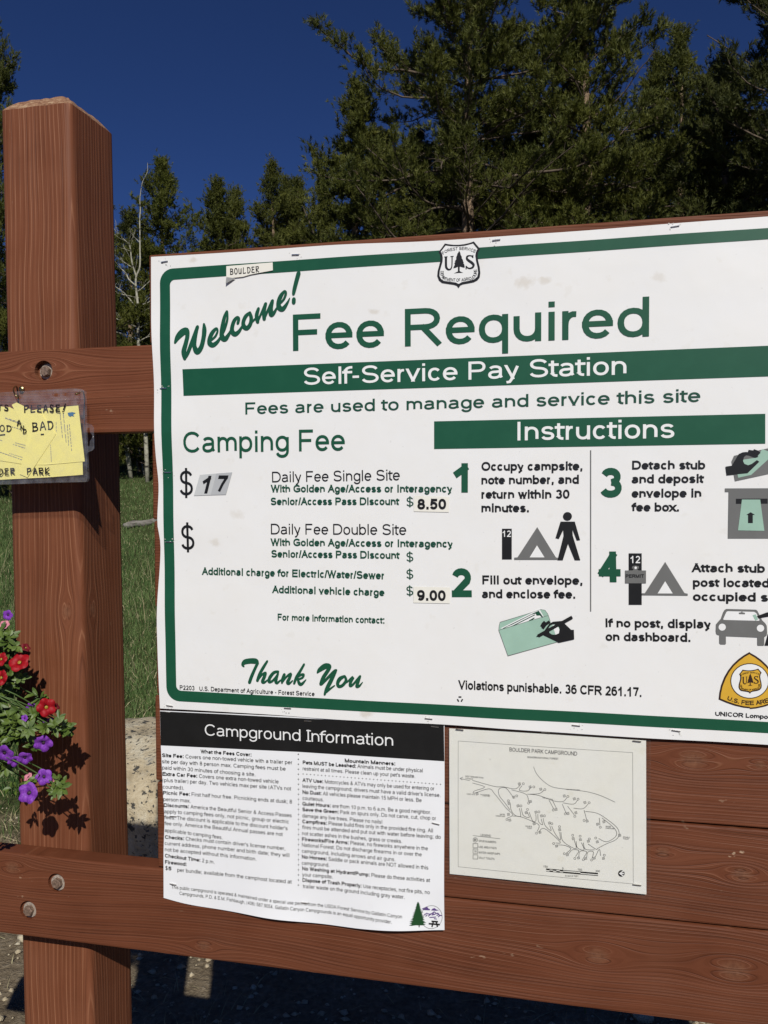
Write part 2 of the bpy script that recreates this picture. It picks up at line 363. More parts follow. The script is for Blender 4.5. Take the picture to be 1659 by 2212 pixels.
def layout(segs):                            # [(text, weight)] -> list of (strokes, x offset), width
    x = 0; out = []
    for txt, w in segs:
        for ch in txt:
            s, a = glyph(ch, w); out.append((ch, s, x, w)); x += a
    return out, x
def text(pr, segs, p0, p1, cap, shear=0.0, up=0.0):
    """p0, p1: (X, Z) of the baseline's ends; cap height in metres"""
    if isinstance(segs, str): segs = [(segs, .128)]
    L, tot = layout(segs)
    xs = [q[0]+ox+sg*hw for ch, s, ox, w in L for pts, hw in s for q in pts for sg in (-1, 1)]
    a, b = min(xs), max(xs); dx, dz = p1[0]-p0[0], p1[1]-p0[1]; W = math.hypot(dx, dz); ux, uz = dx/W, dz/W; sx = W/(b-a)
    def tr(x, y):
        X = (x-a)*sx+y*cap*shear; Y = y*cap; return (p0[0]+ux*X-uz*Y, p0[1]+uz*X+ux*Y)
    for ch, s, ox, w in L:
        lo, hi = (0.0, xh if (ch.islower() and ch not in 'bdfhijklt') else 1.0)
        for i, (pts, hw) in enumerate(s):
            q = Print(None, 0); closed = len(pts) > 12 and math.dist(pts[0], pts[-1]) < 1e-6
            line = len(pts) == 2
            if closed: q.strip(pts[:-1], hw, close=True)
            else:
                slant = line and ch in DIAG and abs(pts[0][0]-pts[1][0]) > 1e-4 and abs(pts[0][1]-pts[1][1]) > 1e-4
                q.strip(pts, hw, square=(1.0 if line else 0.0) + (1.2 if slant and ch != '4' else 0))
            for pl in q.P:
                if ch in DIAG:
                    pl = clip(clip(pl, 1, lo if ch != 'y' else -.3, 1), 1, hi, -1)
                if len(pl) > 2: pr.P.append([(*tr(x+ox, y), up+i*2.2e-5+k) for x, y, k in pl])
    return pr
def text_path(pr, txt, path, cap, w=.16, up=0.0, xs=1.0):     # letters along a curve of (X, Z) points
    L, tot = layout([(txt, w)]); seg = [math.dist(path[i], path[i+1]) for i in range(len(path)-1)]; tl = sum(seg); k = tl/tot
    def at(s):
        for i, l in enumerate(seg):
            if s <= l or i == len(seg)-1:
                t = s/l; a, b = path[i], path[i+1]; return (a[0]+(b[0]-a[0])*t, a[1]+(b[1]-a[1])*t), ((b[0]-a[0])/l, (b[1]-a[1])/l)
            s -= l
    for ch, s, ox, w in L:
        c = ADV[ch]/.716/2; o, d = at(max(0, (ox+c)*k))
        for i, (pts, hw) in enumerate(s):
            q = Print(None, 0); closed = len(pts) > 12 and math.dist(pts[0], pts[-1]) < 1e-6
            if closed: q.strip(pts[:-1], hw, close=True)
            else: q.strip(pts, hw, square=1.0 if len(pts) == 2 else 0)
            for pl in q.P: pr.P.append([(o[0]+d[0]*(x-c)*k-d[1]*y*cap, o[1]+d[1]*(x-c)*k+d[0]*y*cap, up+i*2e-5+z) for x, y, z in pl])
# single-stroke marker capitals
HAND = {'P': [[(.1, 0), (.05, 1)], [(.05, .95), (.7, 1), (.8, .7), (.5, .5), (.1, .45)]], 'L': [[(.15, 1), (.05, .1), (.2, 0), (.85, .05)]],
 'E': [[(.8, .95), (.1, .95), (.25, .55), (.05, .1), (.85, .0)], [(.2, .55), (.7, .52)]], 'A': [[(0, 0), (.45, 1), (.9, 0)], [(.2, .35), (.75, .4)]],
 'S': [[(.8, .9), (.3, 1), (.2, .65), (.75, .4), (.6, 0), (.05, .1)]], 'T': [[(0, 1), (.9, 1)], [(.45, 1), (.4, 0)]], 'O': [arc(.45, .5, .42, .5, 80, 440)],
 'D': [[(.15, 0), (.1, 1)], [(.0, .95), (.7, .9), (.9, .45), (.5, .0), (.05, .02)]], 'N': [[(.05, 0), (.1, 1), (.75, 0), (.8, 1)]],
 'B': [[(.1, 0), (.1, 1)], [(.05, 1), (.75, .9), (.6, .55), (.15, .52), (.8, .4), (.75, .05), (.0, .0)]], 'R': [[(.1, 0), (.05, 1)], [(.0, .95), (.75, .95), (.7, .6), (.1, .5), (.85, .0)]],
 'K': [[(.1, 1), (.05, 0)], [(.8, 1), (.1, .45), (.85, 0)]], 'U': [[(.05, .9), (.1, .1), (.6, .1), (.75, .9), (.75, 0)]], '!': [[(.7, 1.1), (.3, .25)], [(.15, .02), (.2, -.05)]],
 '-': [[(0, .3), (.9, .35)]], ' ': []}
def hand(pr, txt, p0, p1, cap, hw, up=0.0):
    n = len(txt); dx, dz = (p1[0]-p0[0]), (p1[1]-p0[1]); W = math.hypot(dx, dz); ux, uz = dx/W, dz/W; stp = W/(n-.25)
    for i, ch in enumerate(txt):
        for j, s in enumerate(HAND[ch]):
            s = smooth_path(s, 4) if len(s) > 2 else s
            pts = []
            for x, y in s:
                X = (i+x*.75)*stp; Y = y*cap; pts.append((p0[0]+ux*X-uz*Y, p0[1]+uz*X+ux*Y))
            pr.strip(pts, hw, up+j*2e-5, square=.7)

# ------------------------------------------------------------------ sheets of paper: four traced edges filled as a patch
def edge(pts, n):
    L = [0]
    for a, b in zip(pts, pts[1:]): L.append(L[-1]+math.dist(a, b))
    out = []
    for k in range(n+1):
        s = L[-1]*k/n; i = 0
        while i < len(L)-2 and L[i+1] < s: i += 1
        t = (s-L[i])/((L[i+1]-L[i]) or 1e-9); out.append((pts[i][0]+(pts[i+1][0]-pts[i][0])*t, pts[i][1]+(pts[i+1][1]-pts[i][1])*t))
    return out
def sheet(name, top, bottom, left, right, wave, m, parent, nx=60, nz=48, thick=.0004, smooth_edges=True):
    f = (lambda e, n: edge(smooth_path(e, 8) if len(e) > 2 and smooth_edges else e, n))
    T, B, Lf, Rt = f(top, nx), f(bottom, nx), f(left, nz), f(right, nz)     # top/bottom run left to right, left/right run downwards
    V = []
    for j in range(nz+1):
        v = j/nz
        for i in range(nx+1):
            u = i/nx
            q = [(1-v)*T[i][k]+v*B[i][k]+(1-u)*Lf[j][k]+u*Rt[j][k]-((1-u)*(1-v)*T[0][k]+u*(1-v)*T[nx][k]+(1-u)*v*B[0][k]+u*v*B[nx][k]) for k in (0, 1)]
            V.append((q[0], -wave(*q), q[1]))
    F = [(j*(nx+1)+i, (j+1)*(nx+1)+i, (j+1)*(nx+1)+i+1, j*(nx+1)+i+1) for j in range(nz) for i in range(nx)]
    o = link(name, mesh(name, V, F, True), parent, [m])
    s = o.modifiers.new('solidify', 'SOLIDIFY'); s.thickness = thick; s.offset = -1
    o.modifiers.new('edge_split', 'EDGE_SPLIT').split_angle = R(35)
    return o
def staple(parent, x, z, y, ang=0.0, L=.0115, name='staple'):
    b = MB(); c, s = math.cos(ang), math.sin(ang); t = .00055
    for (a0, a1, q0, q1) in ((-L/2, L/2, -t, t),):
        vs = []
        for yy in (-.0012, .0002):
            for (xx, zz) in ((a0, q0), (a1, q0), (a1, q1), (a0, q1)): vs.append((x+xx*c-zz*s, y+yy, z+xx*s+zz*c))
        b.add(vs, [(3, 2, 1, 0), (4, 5, 6, 7), (0, 1, 5, 4), (1, 2, 6, 5), (2, 3, 7, 6), (3, 0, 4, 7)])
    for e in (-L/2+t, L/2-t):
        b.tube([(x+e*c, y-.0006, z+e*s), (x+e*c, y+.004, z+e*s)], .00045, 5)
    return b.build(name, M['steel'], parent)
# ------------------------------------------------------------------ shared materials
M = {}
M['steel'] = plain('steel', (.62, .61, .58), .32, .5, 1.0)
M['rust_steel'] = plain('weathered_bolt_steel', (.27, .18, .13), .5, .5, .4, .55, 260.0, .4)
M['washer'] = plain('galvanised_washer', (.40, .33, .27), .6, .4, .2, .45, 300.0, .3)
M['brass'] = plain('dull_brass', (.30, .24, .12), .35, .5, 1.0)
def paper_mat(name, c, rough, coat=0.0, dirt=.06, tint=(.86, .80, .68), stains=()):
    m, nt, b = mat(name); g = NG(nt); vec, X, Y, Z = g.coord()
    n = g.noise(vec, 14.0, 5.0, .65); s = g.map(g.noise(vec, 38.0, 3.0, .6), .64, .72, 0.0, 1.0)
    s2 = g.map(g.noise(vec, 160.0, 2.0, .5), .73, .77, 0.0, .5)
    cc = g.mix(g.map(n, .35, .75, 0.0, dirt*1.6), c, tuple(a*b_ for a, b_ in zip(c, tint)))
    cc = g.mix(g.m('MULTIPLY', s, dirt*1.5), cc, tuple(a*b_*.9 for a, b_ in zip(c, tint)))
    cc = g.mix(g.m('MULTIPLY', s2, dirt*3), cc, (.25, .22, .18))
    for (sx, sz, sr, sa) in stains:
        dx_ = g.m('SUBTRACT', X, sx); dz_ = g.m('SUBTRACT', Z, sz); d_ = g.m('SQRT', g.m('ADD', g.m('MULTIPLY', dx_, g.m('MULTIPLY', dx_, .35)), g.m('MULTIPLY', dz_, dz_)))
        d_ = g.m('ADD', d_, g.m('MULTIPLY', g.m('SUBTRACT', g.noise(vec, 130.0, 3.0), .5), sr*1.6)); cc = g.mix(g.map(d_, sr, sr*.3, 0.0, sa), cc, (.42, .33, .20))
    nt.links.new(cc, b.inputs['Base Color']); b.inputs['Specular IOR Level'].default_value = .4
    nt.links.new(g.map(n, .3, .7, rough-.06, rough+.08), b.inputs['Roughness'])
    b.inputs['Coat Weight'].default_value = coat; b.inputs['Coat Roughness'].default_value = .22
    g.bump(g.noise(vec, 7.0, 3.0, .5), .2, .01, b)
    return m
M['vinyl'] = paper_mat('white_poster_vinyl', (.78, .775, .765), .40, .35, .10, stains=[(*cP('A2', 505, 330), .010, .28), (*cP('A2', 600, 322), .007, .3), (*cP('A1', 1262, 483), .006, .3), (*cP('A2', 1140, 310), .008, .2), (*cP('A3', 1130, 1475), .008, .35), (*cP('A1', 290, 205), .006, .3), (*cP('A3', 370, 620), .007, .25), (*cP('A3', 480, 480), .009, .2)])
M['paper'] = paper_mat('white_paper', (.77, .775, .79), .55, .0, .03)
M['map_paper'] = paper_mat('aged_map_paper', (.81, .805, .765), .6, .0, .15, (.92, .87, .70))
M['tape_paper'] = paper_mat('cream_tape', (.77, .75, .68), .6, .0, .1)
M['yellow'] = paper_mat('yellow_card', (.88, .79, .27), .6, .0, .05)
def ink(name, c, rough=.38, spec=.45, worn=.0):
    m, nt, b = mat(name); setp(b, Roughness=rough); b.inputs['Specular IOR Level'].default_value = spec
    g = NG(nt); vec, X, Y, Z = g.coord(); n = g.noise(vec, 25.0, 4.0, .65)
    cc = g.mix(g.map(n, .45, .8, 0.0, .25+worn), c, tuple(min(1, q*1.5+.012) for q in c))
    nt.links.new(cc, b.inputs['Base Color']); return m
M['green'] = ink('sign_green_ink', (.0065, .075, .036)); M['black'] = ink('black_ink', (.008, .008, .008)); M['white_ink'] = ink('white_ink', (.77, .77, .76))
M['dark_green'] = ink('dark_green_ink', (.008, .062, .034)); M['grey'] = ink('grey_ink', (.14, .14, .135)); M['mid_grey'] = ink('mid_grey_ink', (.25, .25, .245))
M['mint'] = ink('mint_ink', (.30, .46, .37)); M['gold'] = ink('gold_ink', (.62, .36, .035)); M['brown_ink'] = ink('dark_brown_ink', (.03, .012, .008))
M['silver'] = ink('silver_sticker', (.50, .51, .51)); M['silver_dark'] = ink('silver_sticker_darker', (.42, .43, .44))
M['purple'] = ink('purple_ink', (.10, .05, .20)); M['tree_ink'] = ink('tree_print_ink', (.012, .06, .018)); M['pencil'] = ink('thin_black_line', (.085, .085, .085))
M['marker'] = ink('marker_ink', (.012, .009, .008), .3)
def glassy(name, tint=(.9, .9, .92), rough=.12, milk=.10):
    m, nt, b = mat(name); nt.nodes.remove(b); out = nt.nodes['Material Output']; g = NG(nt)
    tr = nt.nodes.new('ShaderNodeBsdfTransparent'); tr.inputs[0].default_value = (*tint, 1)
    gl = nt.nodes.new('ShaderNodeBsdfGlossy'); gl.inputs['Roughness'].default_value = rough; gl.inputs[0].default_value = (.9, .9, .9, 1)
    df = nt.nodes.new('ShaderNodeBsdfDiffuse'); df.inputs[0].default_value = (.6, .6, .62, 1)
    lw = nt.nodes.new('ShaderNodeFresnel'); lw.inputs[0].default_value = 1.45; geo = nt.nodes.new('ShaderNodeNewGeometry')   # no inner mirror on the film's back faces
    vec, X, Y, Z = g.coord(); n = g.noise(vec, 60.0, 4.0, .6)
    a = nt.nodes.new('ShaderNodeMixShader'); c = nt.nodes.new('ShaderNodeMixShader')
    nt.links.new(g.map(n, .4, .75, milk*.5, milk*2.2), a.inputs[0]); nt.links.new(tr.outputs[0], a.inputs[1]); nt.links.new(df.outputs[0], a.inputs[2])
    nt.links.new(g.m('MULTIPLY', lw.outputs[0], g.m('SUBTRACT', 1.0, geo.outputs['Backfacing'])), c.inputs[0]); nt.links.new(a.outputs[0], c.inputs[1]); nt.links.new(gl.outputs[0], c.inputs[2])
    bp = nt.nodes.new('ShaderNodeBump'); nt.links.new(g.noise(vec, 22.0, 3.0, .5), bp.inputs['Height']); bp.inputs['Strength'].default_value = .35; bp.inputs['Distance'].default_value = .006
    nt.links.new(bp.outputs[0], gl.inputs['Normal']); nt.links.new(c.outputs[0], out.inputs[0]); return m
M['clear'] = glassy('clear_vinyl', (.985, .985, .99), .14, .03); M['laminate'] = glassy('laminating_film', (.965, .965, .96), .2, .008)

# ------------------------------------------------------------------ terrain
def ground_h(x, d):                          # d: metres beyond the board plane
    t = max(0.0, d-1.6); h = .098*t*t/(t+1.6)
    if d > 45: h -= .05*(d-45)
    return h + .03*math.sin(x*.9+.4)*math.sin(d*.7)*min(1, t/3) + .12*math.sin(x*.23+1)*min(1, t/12)
def make_ground():
    xs = np.concatenate([-np.geomspace(160, 6, 26), np.linspace(-5.6, 5.6, 57), np.geomspace(6, 160, 26)])
    ys = np.concatenate([-np.geomspace(80, 4, 14), np.linspace(-3.6, 8, 60), np.geomspace(8.3, 220, 50)])
    V = [(x, y, ground_h(x, y)+random.uniform(-.006, .006)*(abs(x) < 6 and abs(y) < 9)) for y in ys for x in xs]; n = len(xs)
    F = [(j*n+i, j*n+i+1, (j+1)*n+i+1, (j+1)*n+i) for j in range(len(ys)-1) for i in range(n-1)]
    m, nt, b = mat('dirt_and_turf'); g = NG(nt); vec, X, Y, Z = g.coord()
    n1 = g.noise(vec, 3.0, 6.0, .65); n2 = g.noise(vec, 45.0, 5.0, .7); n3 = g.noise(vec, 9.0, 4.0, .6)
    dirt = g.ramp(g.m('ADD', g.m('MULTIPLY', n2, .7), g.m('MULTIPLY', n3, .35)), [(.3, (.085, .062, .04)), (.52, (.20, .155, .10)), (.75, (.34, .28, .20))])
    turf = g.ramp(n2, [(.3, (.03, .042, .014)), (.7, (.085, .10, .035))])
    f = g.m('ADD', g.map(Y, 1.3, 3.4, 0.0, 1.0), g.m('MULTIPLY', g.m('SUBTRACT', n1, .5), 1.4))
    f = g.map(f, .35, .65, 0.0, 1.0)
    nt.links.new(g.mix(f, dirt, turf), b.inputs['Base Color']); setp(b, Roughness=.95); b.inputs['Specular IOR Level'].default_value = .1
    g.bump(g.m('ADD', n2, g.m('MULTIPLY', n3, .6)), .8, .03, b)
    o = link('ground', mesh('ground', V, F, True), None, [m]); o['kind'] = 'structure'; return o
random.seed(3); make_ground()

# ------------------------------------------------------------------ the sign stand
S_ROW = .1405; ZTOP = EYE+.3785
def row(k): return ZTOP-S_ROW*(k+1)+.0012, ZTOP-S_ROW*k-.0012
PX0, PX1, PY0, PY1 = -.956, -.8195, .038, .178         # the post in view
stand = thing('sign_stand', 'brown stained timber sign stand of square posts, bolted rails and planks', 'sign stand', (-.89, .108, 0))
def make_post(x0, x1, name='post', seed=0.0, zt=None):
    r = .013; cx, cy = (x0+x1)/2, (PY0+PY1)/2; hx, hy = (x1-x0)/2, (PY1-PY0)/2
    prof = []
    for (sx, sy, a0) in ((1, -1, -90), (1, 1, 0), (-1, 1, 90), (-1, -1, 180)):
        for k in range(5):
            a = R(a0+90*k/4); prof.append((sx*(hx-r)+r*math.cos(a), sy*(hy-r)+r*math.sin(a)))
        nx = {(1, -1): (hx, None), (1, 1): (None, hy), (-1, 1): (-hx, None), (-1, -1): (None, -hy)}[(sx, sy)]
        for k in range(1, 7):
            t = k/7
            if nx[0] is not None: prof.append((nx[0], -sx*0 + (-(hy-r)+2*(hy-r)*t)*(1 if sx > 0 else -1)))
            else: prof.append((((hx-r)-2*(hx-r)*t)*(1 if sy > 0 else -1), nx[1]))
    rnd = random.Random(int(seed*7+1)); n = len(prof); V = []; rings = []
    for z, sc, jit in ((-.5, 1, 0), (.0, 1, 0), (.7, 1, 0), (1.3, 1, 0), (1.8, 1, 0), (zt-.024, 1, .0008), (zt-.022, .985, .0012), (zt-.012, .86, .002), (zt-.004, .72, .002), (zt, .62, .0015)):
        rings.append(len(V))
        V += [(cx+x*sc+rnd.uniform(-jit, jit)*.4, cy+y*sc+rnd.uniform(-jit, jit)*.4, z+rnd.uniform(-jit, jit)) for x, y in prof]
    F = [(a+i, a+(i+1) % n, b+(i+1) % n, b+i) for a, b in zip(rings[:6], rings[1:6]) for i in range(n)]
    V = [(x-.0132*(z-EYE), y, z) for x, y, z in V]           # the old post leans a little
    o = link(name, mesh(name, V[:rings[6]], F, True), stand, [wood('post_wood_%d' % int(seed), 'Z', seed, [(1.78, (x0+.012)-.93*.04, .014), (1.42, x1-.02-.93*.045, .011)], 1.04, 118.0, .5, .12, 1.06, .85)])
    V2 = V[rings[5]:]; k = len(rings)-5
    F2 = [(i*n+j, i*n+(j+1) % n, (i+1)*n+(j+1) % n, (i+1)*n+j) for i in range(k-1) for j in range(n)]+[tuple((k-1)*n+j for j in range(n))]
    # sawn, weathered end grain
    m, nt, b = mat('sawn_post_top'); g = NG(nt); vec, X, Y, Z = g.coord()
    nn = g.noise(vec, 160.0, 4.0, .7); n2 = g.noise(g.comb(g.m('MULTIPLY', X, 30), g.m('MULTIPLY', Y, 300), Z), 1.0, 2.0)
    nt.links.new(g.ramp(g.m('ADD', g.m('MULTIPLY', nn, .6), g.m('MULTIPLY', n2, .4)), [(.36, (.13, .05, .025)), (.52, (.27, .14, .075)), (.70, (.50, .37, .23))]), b.inputs['Base Color'])
    setp(b, Roughness=.9); g.bump(nn, .9, .003, b)
    link('sawn_top', mesh('sawn_top', V2, F2), o, [m])
    return o
ptop = cY('d', 130, 226, PY0+.004).z+.024
make_post(PX0, PX1, seed=1.0, zt=ptop)
make_post(.70, .836, seed=2.0, zt=ptop+.01)
def drill(o, holes):                         # counterbores, cut for good
    bm = bmesh.new()
    for (x, z, r, dep) in holes:
        bmesh.ops.create_cone(bm, cap_ends=True, segments=26, radius1=r, radius2=r, depth=dep*2, matrix=Matrix.Translation((x, 0, z)) @ Matrix.Rotation(R(90), 4, 'X'))
    me = bpy.data.meshes.new('cut'); bm.to_mesh(me); bm.free(); c = bpy.data.objects.new('cut', me); col.objects.link(c)
    md = o.modifiers.new('b', 'BOOLEAN'); md.object = c; md.operation = 'DIFFERENCE'; md.solver = 'EXACT'
    bpy.context.view_layer.update(); dg = bpy.context.evaluated_depsgraph_get()
    new = bpy.data.meshes.new_from_object(o.evaluated_get(dg)); o.modifiers.remove(md); o.data = new
    bpy.data.objects.remove(c)
def rail_mesh(x0, x1, z0, z1):
    bm = bmesh.new(); bmesh.ops.create_cube(bm, size=1.0, matrix=Matrix.Translation(((x0+x1)/2, .019, (z0+z1)/2)) @ Matrix.Diagonal((x1-x0, .038, z1-z0, 1)))
    bmesh.ops.bevel(bm, geom=bm.edges[:], offset=.0032, segments=2, affect='EDGES', profile=.6)
    me = bpy.data.meshes.new('rail'); bm.to_mesh(me); bm.free(); return me
bolts_up = [cP('B3', 378, 462)]; bolts_lo = [cP('B5', 368, 458), cP('B5', 183, 637)]
k1 = [(-.66, EYE+.10, .004)]
kb = [cP('B8', 1135, 245), cP('B8', 1555, 290), cP('B5', 1110, 640), cP('B5', 1330, 870)]
for nm, k, holes, kn, sd in (('rail', 1, bolts_up, [(*bolts_up[0], .02), (-.50, EYE+.16, .01)], 3.3), ('rail', 7, bolts_lo, [(kb[0][0], kb[0][1], .015), (kb[1][0], kb[1][1], .019), (kb[3][0], kb[3][1], .010), (-.93, EYE-.63, .012)], 5.1)):
    z0, z1 = row(k)
    o = link(nm, rail_mesh(-1.34, 1.12, z0, z1), stand, [wood('rail_wood_%d' % k, 'X', sd, kn, (.97 if k == 1 else .84), 210.0, .8, .35)])
    hs = holes+([(.77, (z0+z1)/2)] if k == 1 else [(.79, (z0+z1)/2+.02), (.75, (z0+z1)/2-.025)])
    drill(o, [(x, z, .0165 if k == 1 else .0155, .0105 if k == 1 else .006) for x, z in hs])
    for (x, z) in hs:
        dep = .0105 if k == 1 else .006
        w = MB(); nseg = 28; vs = []; ro, ri = .0132, .005
        for yy in (dep-.0022, dep+.0005):
            for rr in (ri, ro):
                for j in range(nseg):
                    a = 2*math.pi*j/nseg; q = rr*(1-.06*(rr == ro)*max(0, math.sin(3*a+x*50)))
                    vs.append((x+q*math.cos(a)+.001, yy, z+q*math.sin(a)-.001))
        fs = []
        for j in range(nseg):
            j2 = (j+1) % nseg
            fs += [(j, nseg+j, nseg+j2, j2), (nseg+j, 3*nseg+j, 3*nseg+j2, nseg+j2)]
        bo = MB(); hv = []; hr = .0088; a0 = random.random()
        for yy, sc in ((dep-.002, 1.0), (dep-.0085, 1.0), (dep-.0098, .88)):
            hv += [(x+hr*sc*math.cos(a0+j*math.pi/3)+.001, yy, z+hr*sc*math.sin(a0+j*math.pi/3)-.001) for j in range(6)]
        bo.add(hv, [(j, (j+1) % 6, 6+(j+1) % 6, 6+j) for j in range(6)]+[(6+j, 6+(j+1) % 6, 12+(j+1) % 6, 12+j) for j in range(6)]+[tuple(12+j for j in range(6))[::-1]])
        bolt = bo.build('bolt', M['rust_steel'], stand)
        w.add(vs, fs); w.build('washer', M['washer'], bolt)
for i, k in enumerate((0, 2, 3, 4, 5, 6)):
    z0, z1 = row(k); x0 = -.668+[.001, .0035, .005, .007, .0035, .006][i]
    rr = random.Random(k)
    kn = {6: [(*cP('B7', 1530, 870), .013), (*cP('B7', 1140, 760), .009)], 5: [(*cP('B7', 1290, 305), .017), (*cP('B7', 1620, 330), .007)], 0: [(-.45, z1-.012, .012)]}.get(k, [(rr.uniform(-.5, .2), rr.uniform(z0, z1), .012)])
    p = MB().box(x0, .80+rr.uniform(-.004, .004), .0003+rr.uniform(0, .0012), .0378, z0, z1+(.002 if k == 0 else 0)).build('plank', wood('plank_wood_%d' % k, 'X', 11.7*k+2, kn, .84+.07*rr.random(), 200.0, .8, .9 if k in (5, 6) else .35), stand)
    bevel(p, .0028, 2)
for x in (-.585, .45):                      # uprights that hold the planks from behind
    bevel(MB().box(x-.045, x+.045, .0385, .0765, row(7)[0]+.01, row(0)[1]-.01).build('cleat', wood('cleat_wood', 'Z', 31.0), stand), .003)
# hooks and the screw that carry the plastic pouch
def hook(x, z, open_up=1):
    b = MB(); pts = [(x, .004, z+.004), (x, -.010, z+.004), (x, -.018, z+.002)]
    for k in range(8):
        a = R(90-200*k/7); pts.append((x, -.0245-.0085*math.cos(a)*-1*0-.009*math.cos(a), z-.011+.011*math.sin(a)))
    return b.tube(pts, .0014, 8).build('cup_hook', M['brass'], stand, True)
# ------------------------------------------------------------------ the fee poster
FL, FB, FT = -.656, EYE-.355, EYE+.365
def bumps(s, c, w): return sum(a*math.exp(-((s-p)/w)**2) for p, a in c)
_lb = [(EYE+.23, .0038), (EYE+.10, .0045), (EYE-.045, .0022), (EYE-.19, .0028), (EYE-.28, .0015)]
_bb = [(-.50, .0022), (-.31, .0018), (-.10, .003), (.10, .0024), (.26, .002)]
_tb = [(-.53, .0012), (-.33, .0026), (-.10, .0022), (.12, .002)]
def wave_fee(x, z):
    w = .0032 + .0012*(math.sin(x*7.3+z*3.1)+math.sin(z*6.1-x*2.0+1))*.5+.0012
    w += bumps(z, _lb, .05)*math.exp(-max(0, x-FL)/.09) + bumps(x, _bb, .07)*math.exp(-max(0, z-FB)/.09) + bumps(x, _tb, .08)*math.exp(-max(0, FT-z)/.09)
    return max(.0012, w)
fee = thing('fee_poster', 'large white fee poster with green border, stapled to the plank board', 'poster', (-.15, 0, FB))
dP = lambda *a: [px_d(q) for q in a]
def px_d(q): return cP('d', *q)
RX = .352                                     # right edge of the poster, beyond the frame
topE = dP((330, 557), (494, 548), (704, 533), (965, 521), (1269, 500), (1659, 470)); topE.append((RX, topE[-1][1]))
botE = dP((348, 1529), (563, 1540), (726, 1552), (960, 1563), (1178, 1578), (1327, 1588), (1659, 1606)); botE.append((RX, botE[-1][1]))
lefE = [topE[0]]+dP((331, 681), (336, 780), (338, 880), (341, 985), (346, 1051), (344, 1129), (350, 1180), (344, 1292), (343, 1378))+[botE[0]]
sheet('sheet', topE, botE, lefE, [topE[-1], botE[-1]], wave_fee, M['vinyl'], fee, 90, 64)
def FP(k=0): return Print(wave_fee, .0005+.00022*k)
# border: rounded ring
def rrect(tl, tr, br, bl, r, n=7):
    out = []
    P = [tl, tr, br, bl]
    for i in range(4):
        a, b, c = P[i-1], P[i], P[(i+1) % 4]
        d1 = Vector((a[0]-b[0], a[1]-b[1])).normalized(); d2 = Vector((c[0]-b[0], c[1]-b[1])).normalized(); o = Vector(b)+d1*r+d2*r
        for k in range(n+1):
            t = math.pi/2*k/n; q = o-d2*r*math.cos(t)-d1*r*math.sin(t); out.append((q.x, q.y))
    return out
o_tl, o_bl, i_tl, i_bl = dP((349, 584), (363, 1512), (371, 607), (384, 1490))
o_tr, o_br, i_tr, i_br = dP((1659, 495), (1659, 1581), (1659, 519), (1659, 1557))
def ext(a, b, x): t = (x-a[0])/(b[0]-a[0]); return (x, a[1]+(b[1]-a[1])*t)
ot, obr, it, ibr = ext(o_tl, o_tr, .334), ext(o_bl, o_br, .334), ext(i_tl, i_tr, .318), ext(i_bl, i_br, .318)
oo = rrect(o_tl, ot, obr, o_bl, .022); ii = rrect(i_tl, it, ibr, i_bl, .008)
pr = FP(0)
for k in range(len(oo)):
    a, b, c, d = oo[k], oo[(k+1) % len(oo)], ii[(k+1) % len(oo)], ii[k]; pr.conv([a, b, c, d])
pr.build('green_border', M['green'], fee)
BARX = .296
a, b, c, d = dP((398.5, 799), (1659, 748), (1659, 814), (400.5, 856))
FP(0).poly([a, ext(a, b, BARX), ext(d, c, BARX), d]).build('header_bar', M['green'], fee)
FP(0).poly([cP('A4', *q) for q in ((14, 50), (1642, 13), (1642, 160), (14, 186))]).build('header_bar', M['green'], fee)
def T(s, c0, x0, y0, c1, x1, y1, capd, m, w=.128, shear=0.0, k=1, name='lettering', parent=None):
    p0, p1 = cP(c0, x0, y0), cP(c1, x1, y1); xx, yy = px(c0, x0, y0); q = cP('d', xx, yy-capd)
    pr = FP(k); text(pr, s if not isinstance(s, str) else [(s, w)], p0, p1, q[1]-p0[1], shear); return pr.build(name, m, parent or fee)
g_, k_, w_ = M['green'], M['black'], M['white_ink']; BD = .215
T('Fee Required', 'A1', 828, 697, 'A2', 1092, 588, 78, g_, .142)
T('Self-Service Pay Station', 'A1', 886, 882, 'A2', 985, 768, 37, w_, .135)
T('Fees are used to manage and service this site', 'A1', 570, 1041, 'A2', 1335, 898, 25.5, M['dark_green'], .145)
T('Camping Fee', 'A3', 218, 170, 'A3', 1023, 160, 45, g_, .135)
T('Instructions', 'A4', 424, 144, 'A4', 1195, 132, 40, w_, .138)
for y in (383, 655): T('$', 'A3', 197 + (y > 500)*8, y, 'A3', 263 + (y > 500)*8, y, 53, k_, .105)
T('Daily Fee Single Site', 'A3', 659, 318, 'A3', 1298, 308, 22.8, k_, .12)
T('Daily Fee Double Site', 'A3', 653, 578, 'A3', 1330, 582, 22.8, k_, .12)
for y0, y1, s, x0, x1 in ((368, 369, 'With Golden Age/Access or Interagency', 653, 1560), (432, 432, 'Senior/Access Pass Discount', 652, 1296), (636, 645, 'With Golden Age/Access or Interagency', 652, 1563),
                          (694, 702, 'Senior/Access Pass Discount', 655, 1298), (781, 804, 'Additional charge for Electric/Water/Sewer', 308, 1222), (872, 888, 'Additional vehicle charge', 660, 1221), (1009, 1026, 'For more information contact:', 687, 1221)):
    T(s, 'A3', x0, y0, 'A3', x1, y1, 16.2 if y0 < 1000 else 14.8, M['dark_green'], .21)
for y in (438, 714, 800, 884): T('$', 'A3', 1331, y, 'A3', 1366, y, 19.5, M['dark_green'], .11)
for ch, c, x0, x1, y, cp in (('1', 'A4', 113, 180, 400, 63), ('3', 'A4', 830, 936, 425, 64), ('2', 'A5', 102, 200, 250, 62), ('4', 'A5', 825, 932, 177, 66)): T(ch, c, x0, y, c, x1, y, cp, g_, .235, name='step_number')
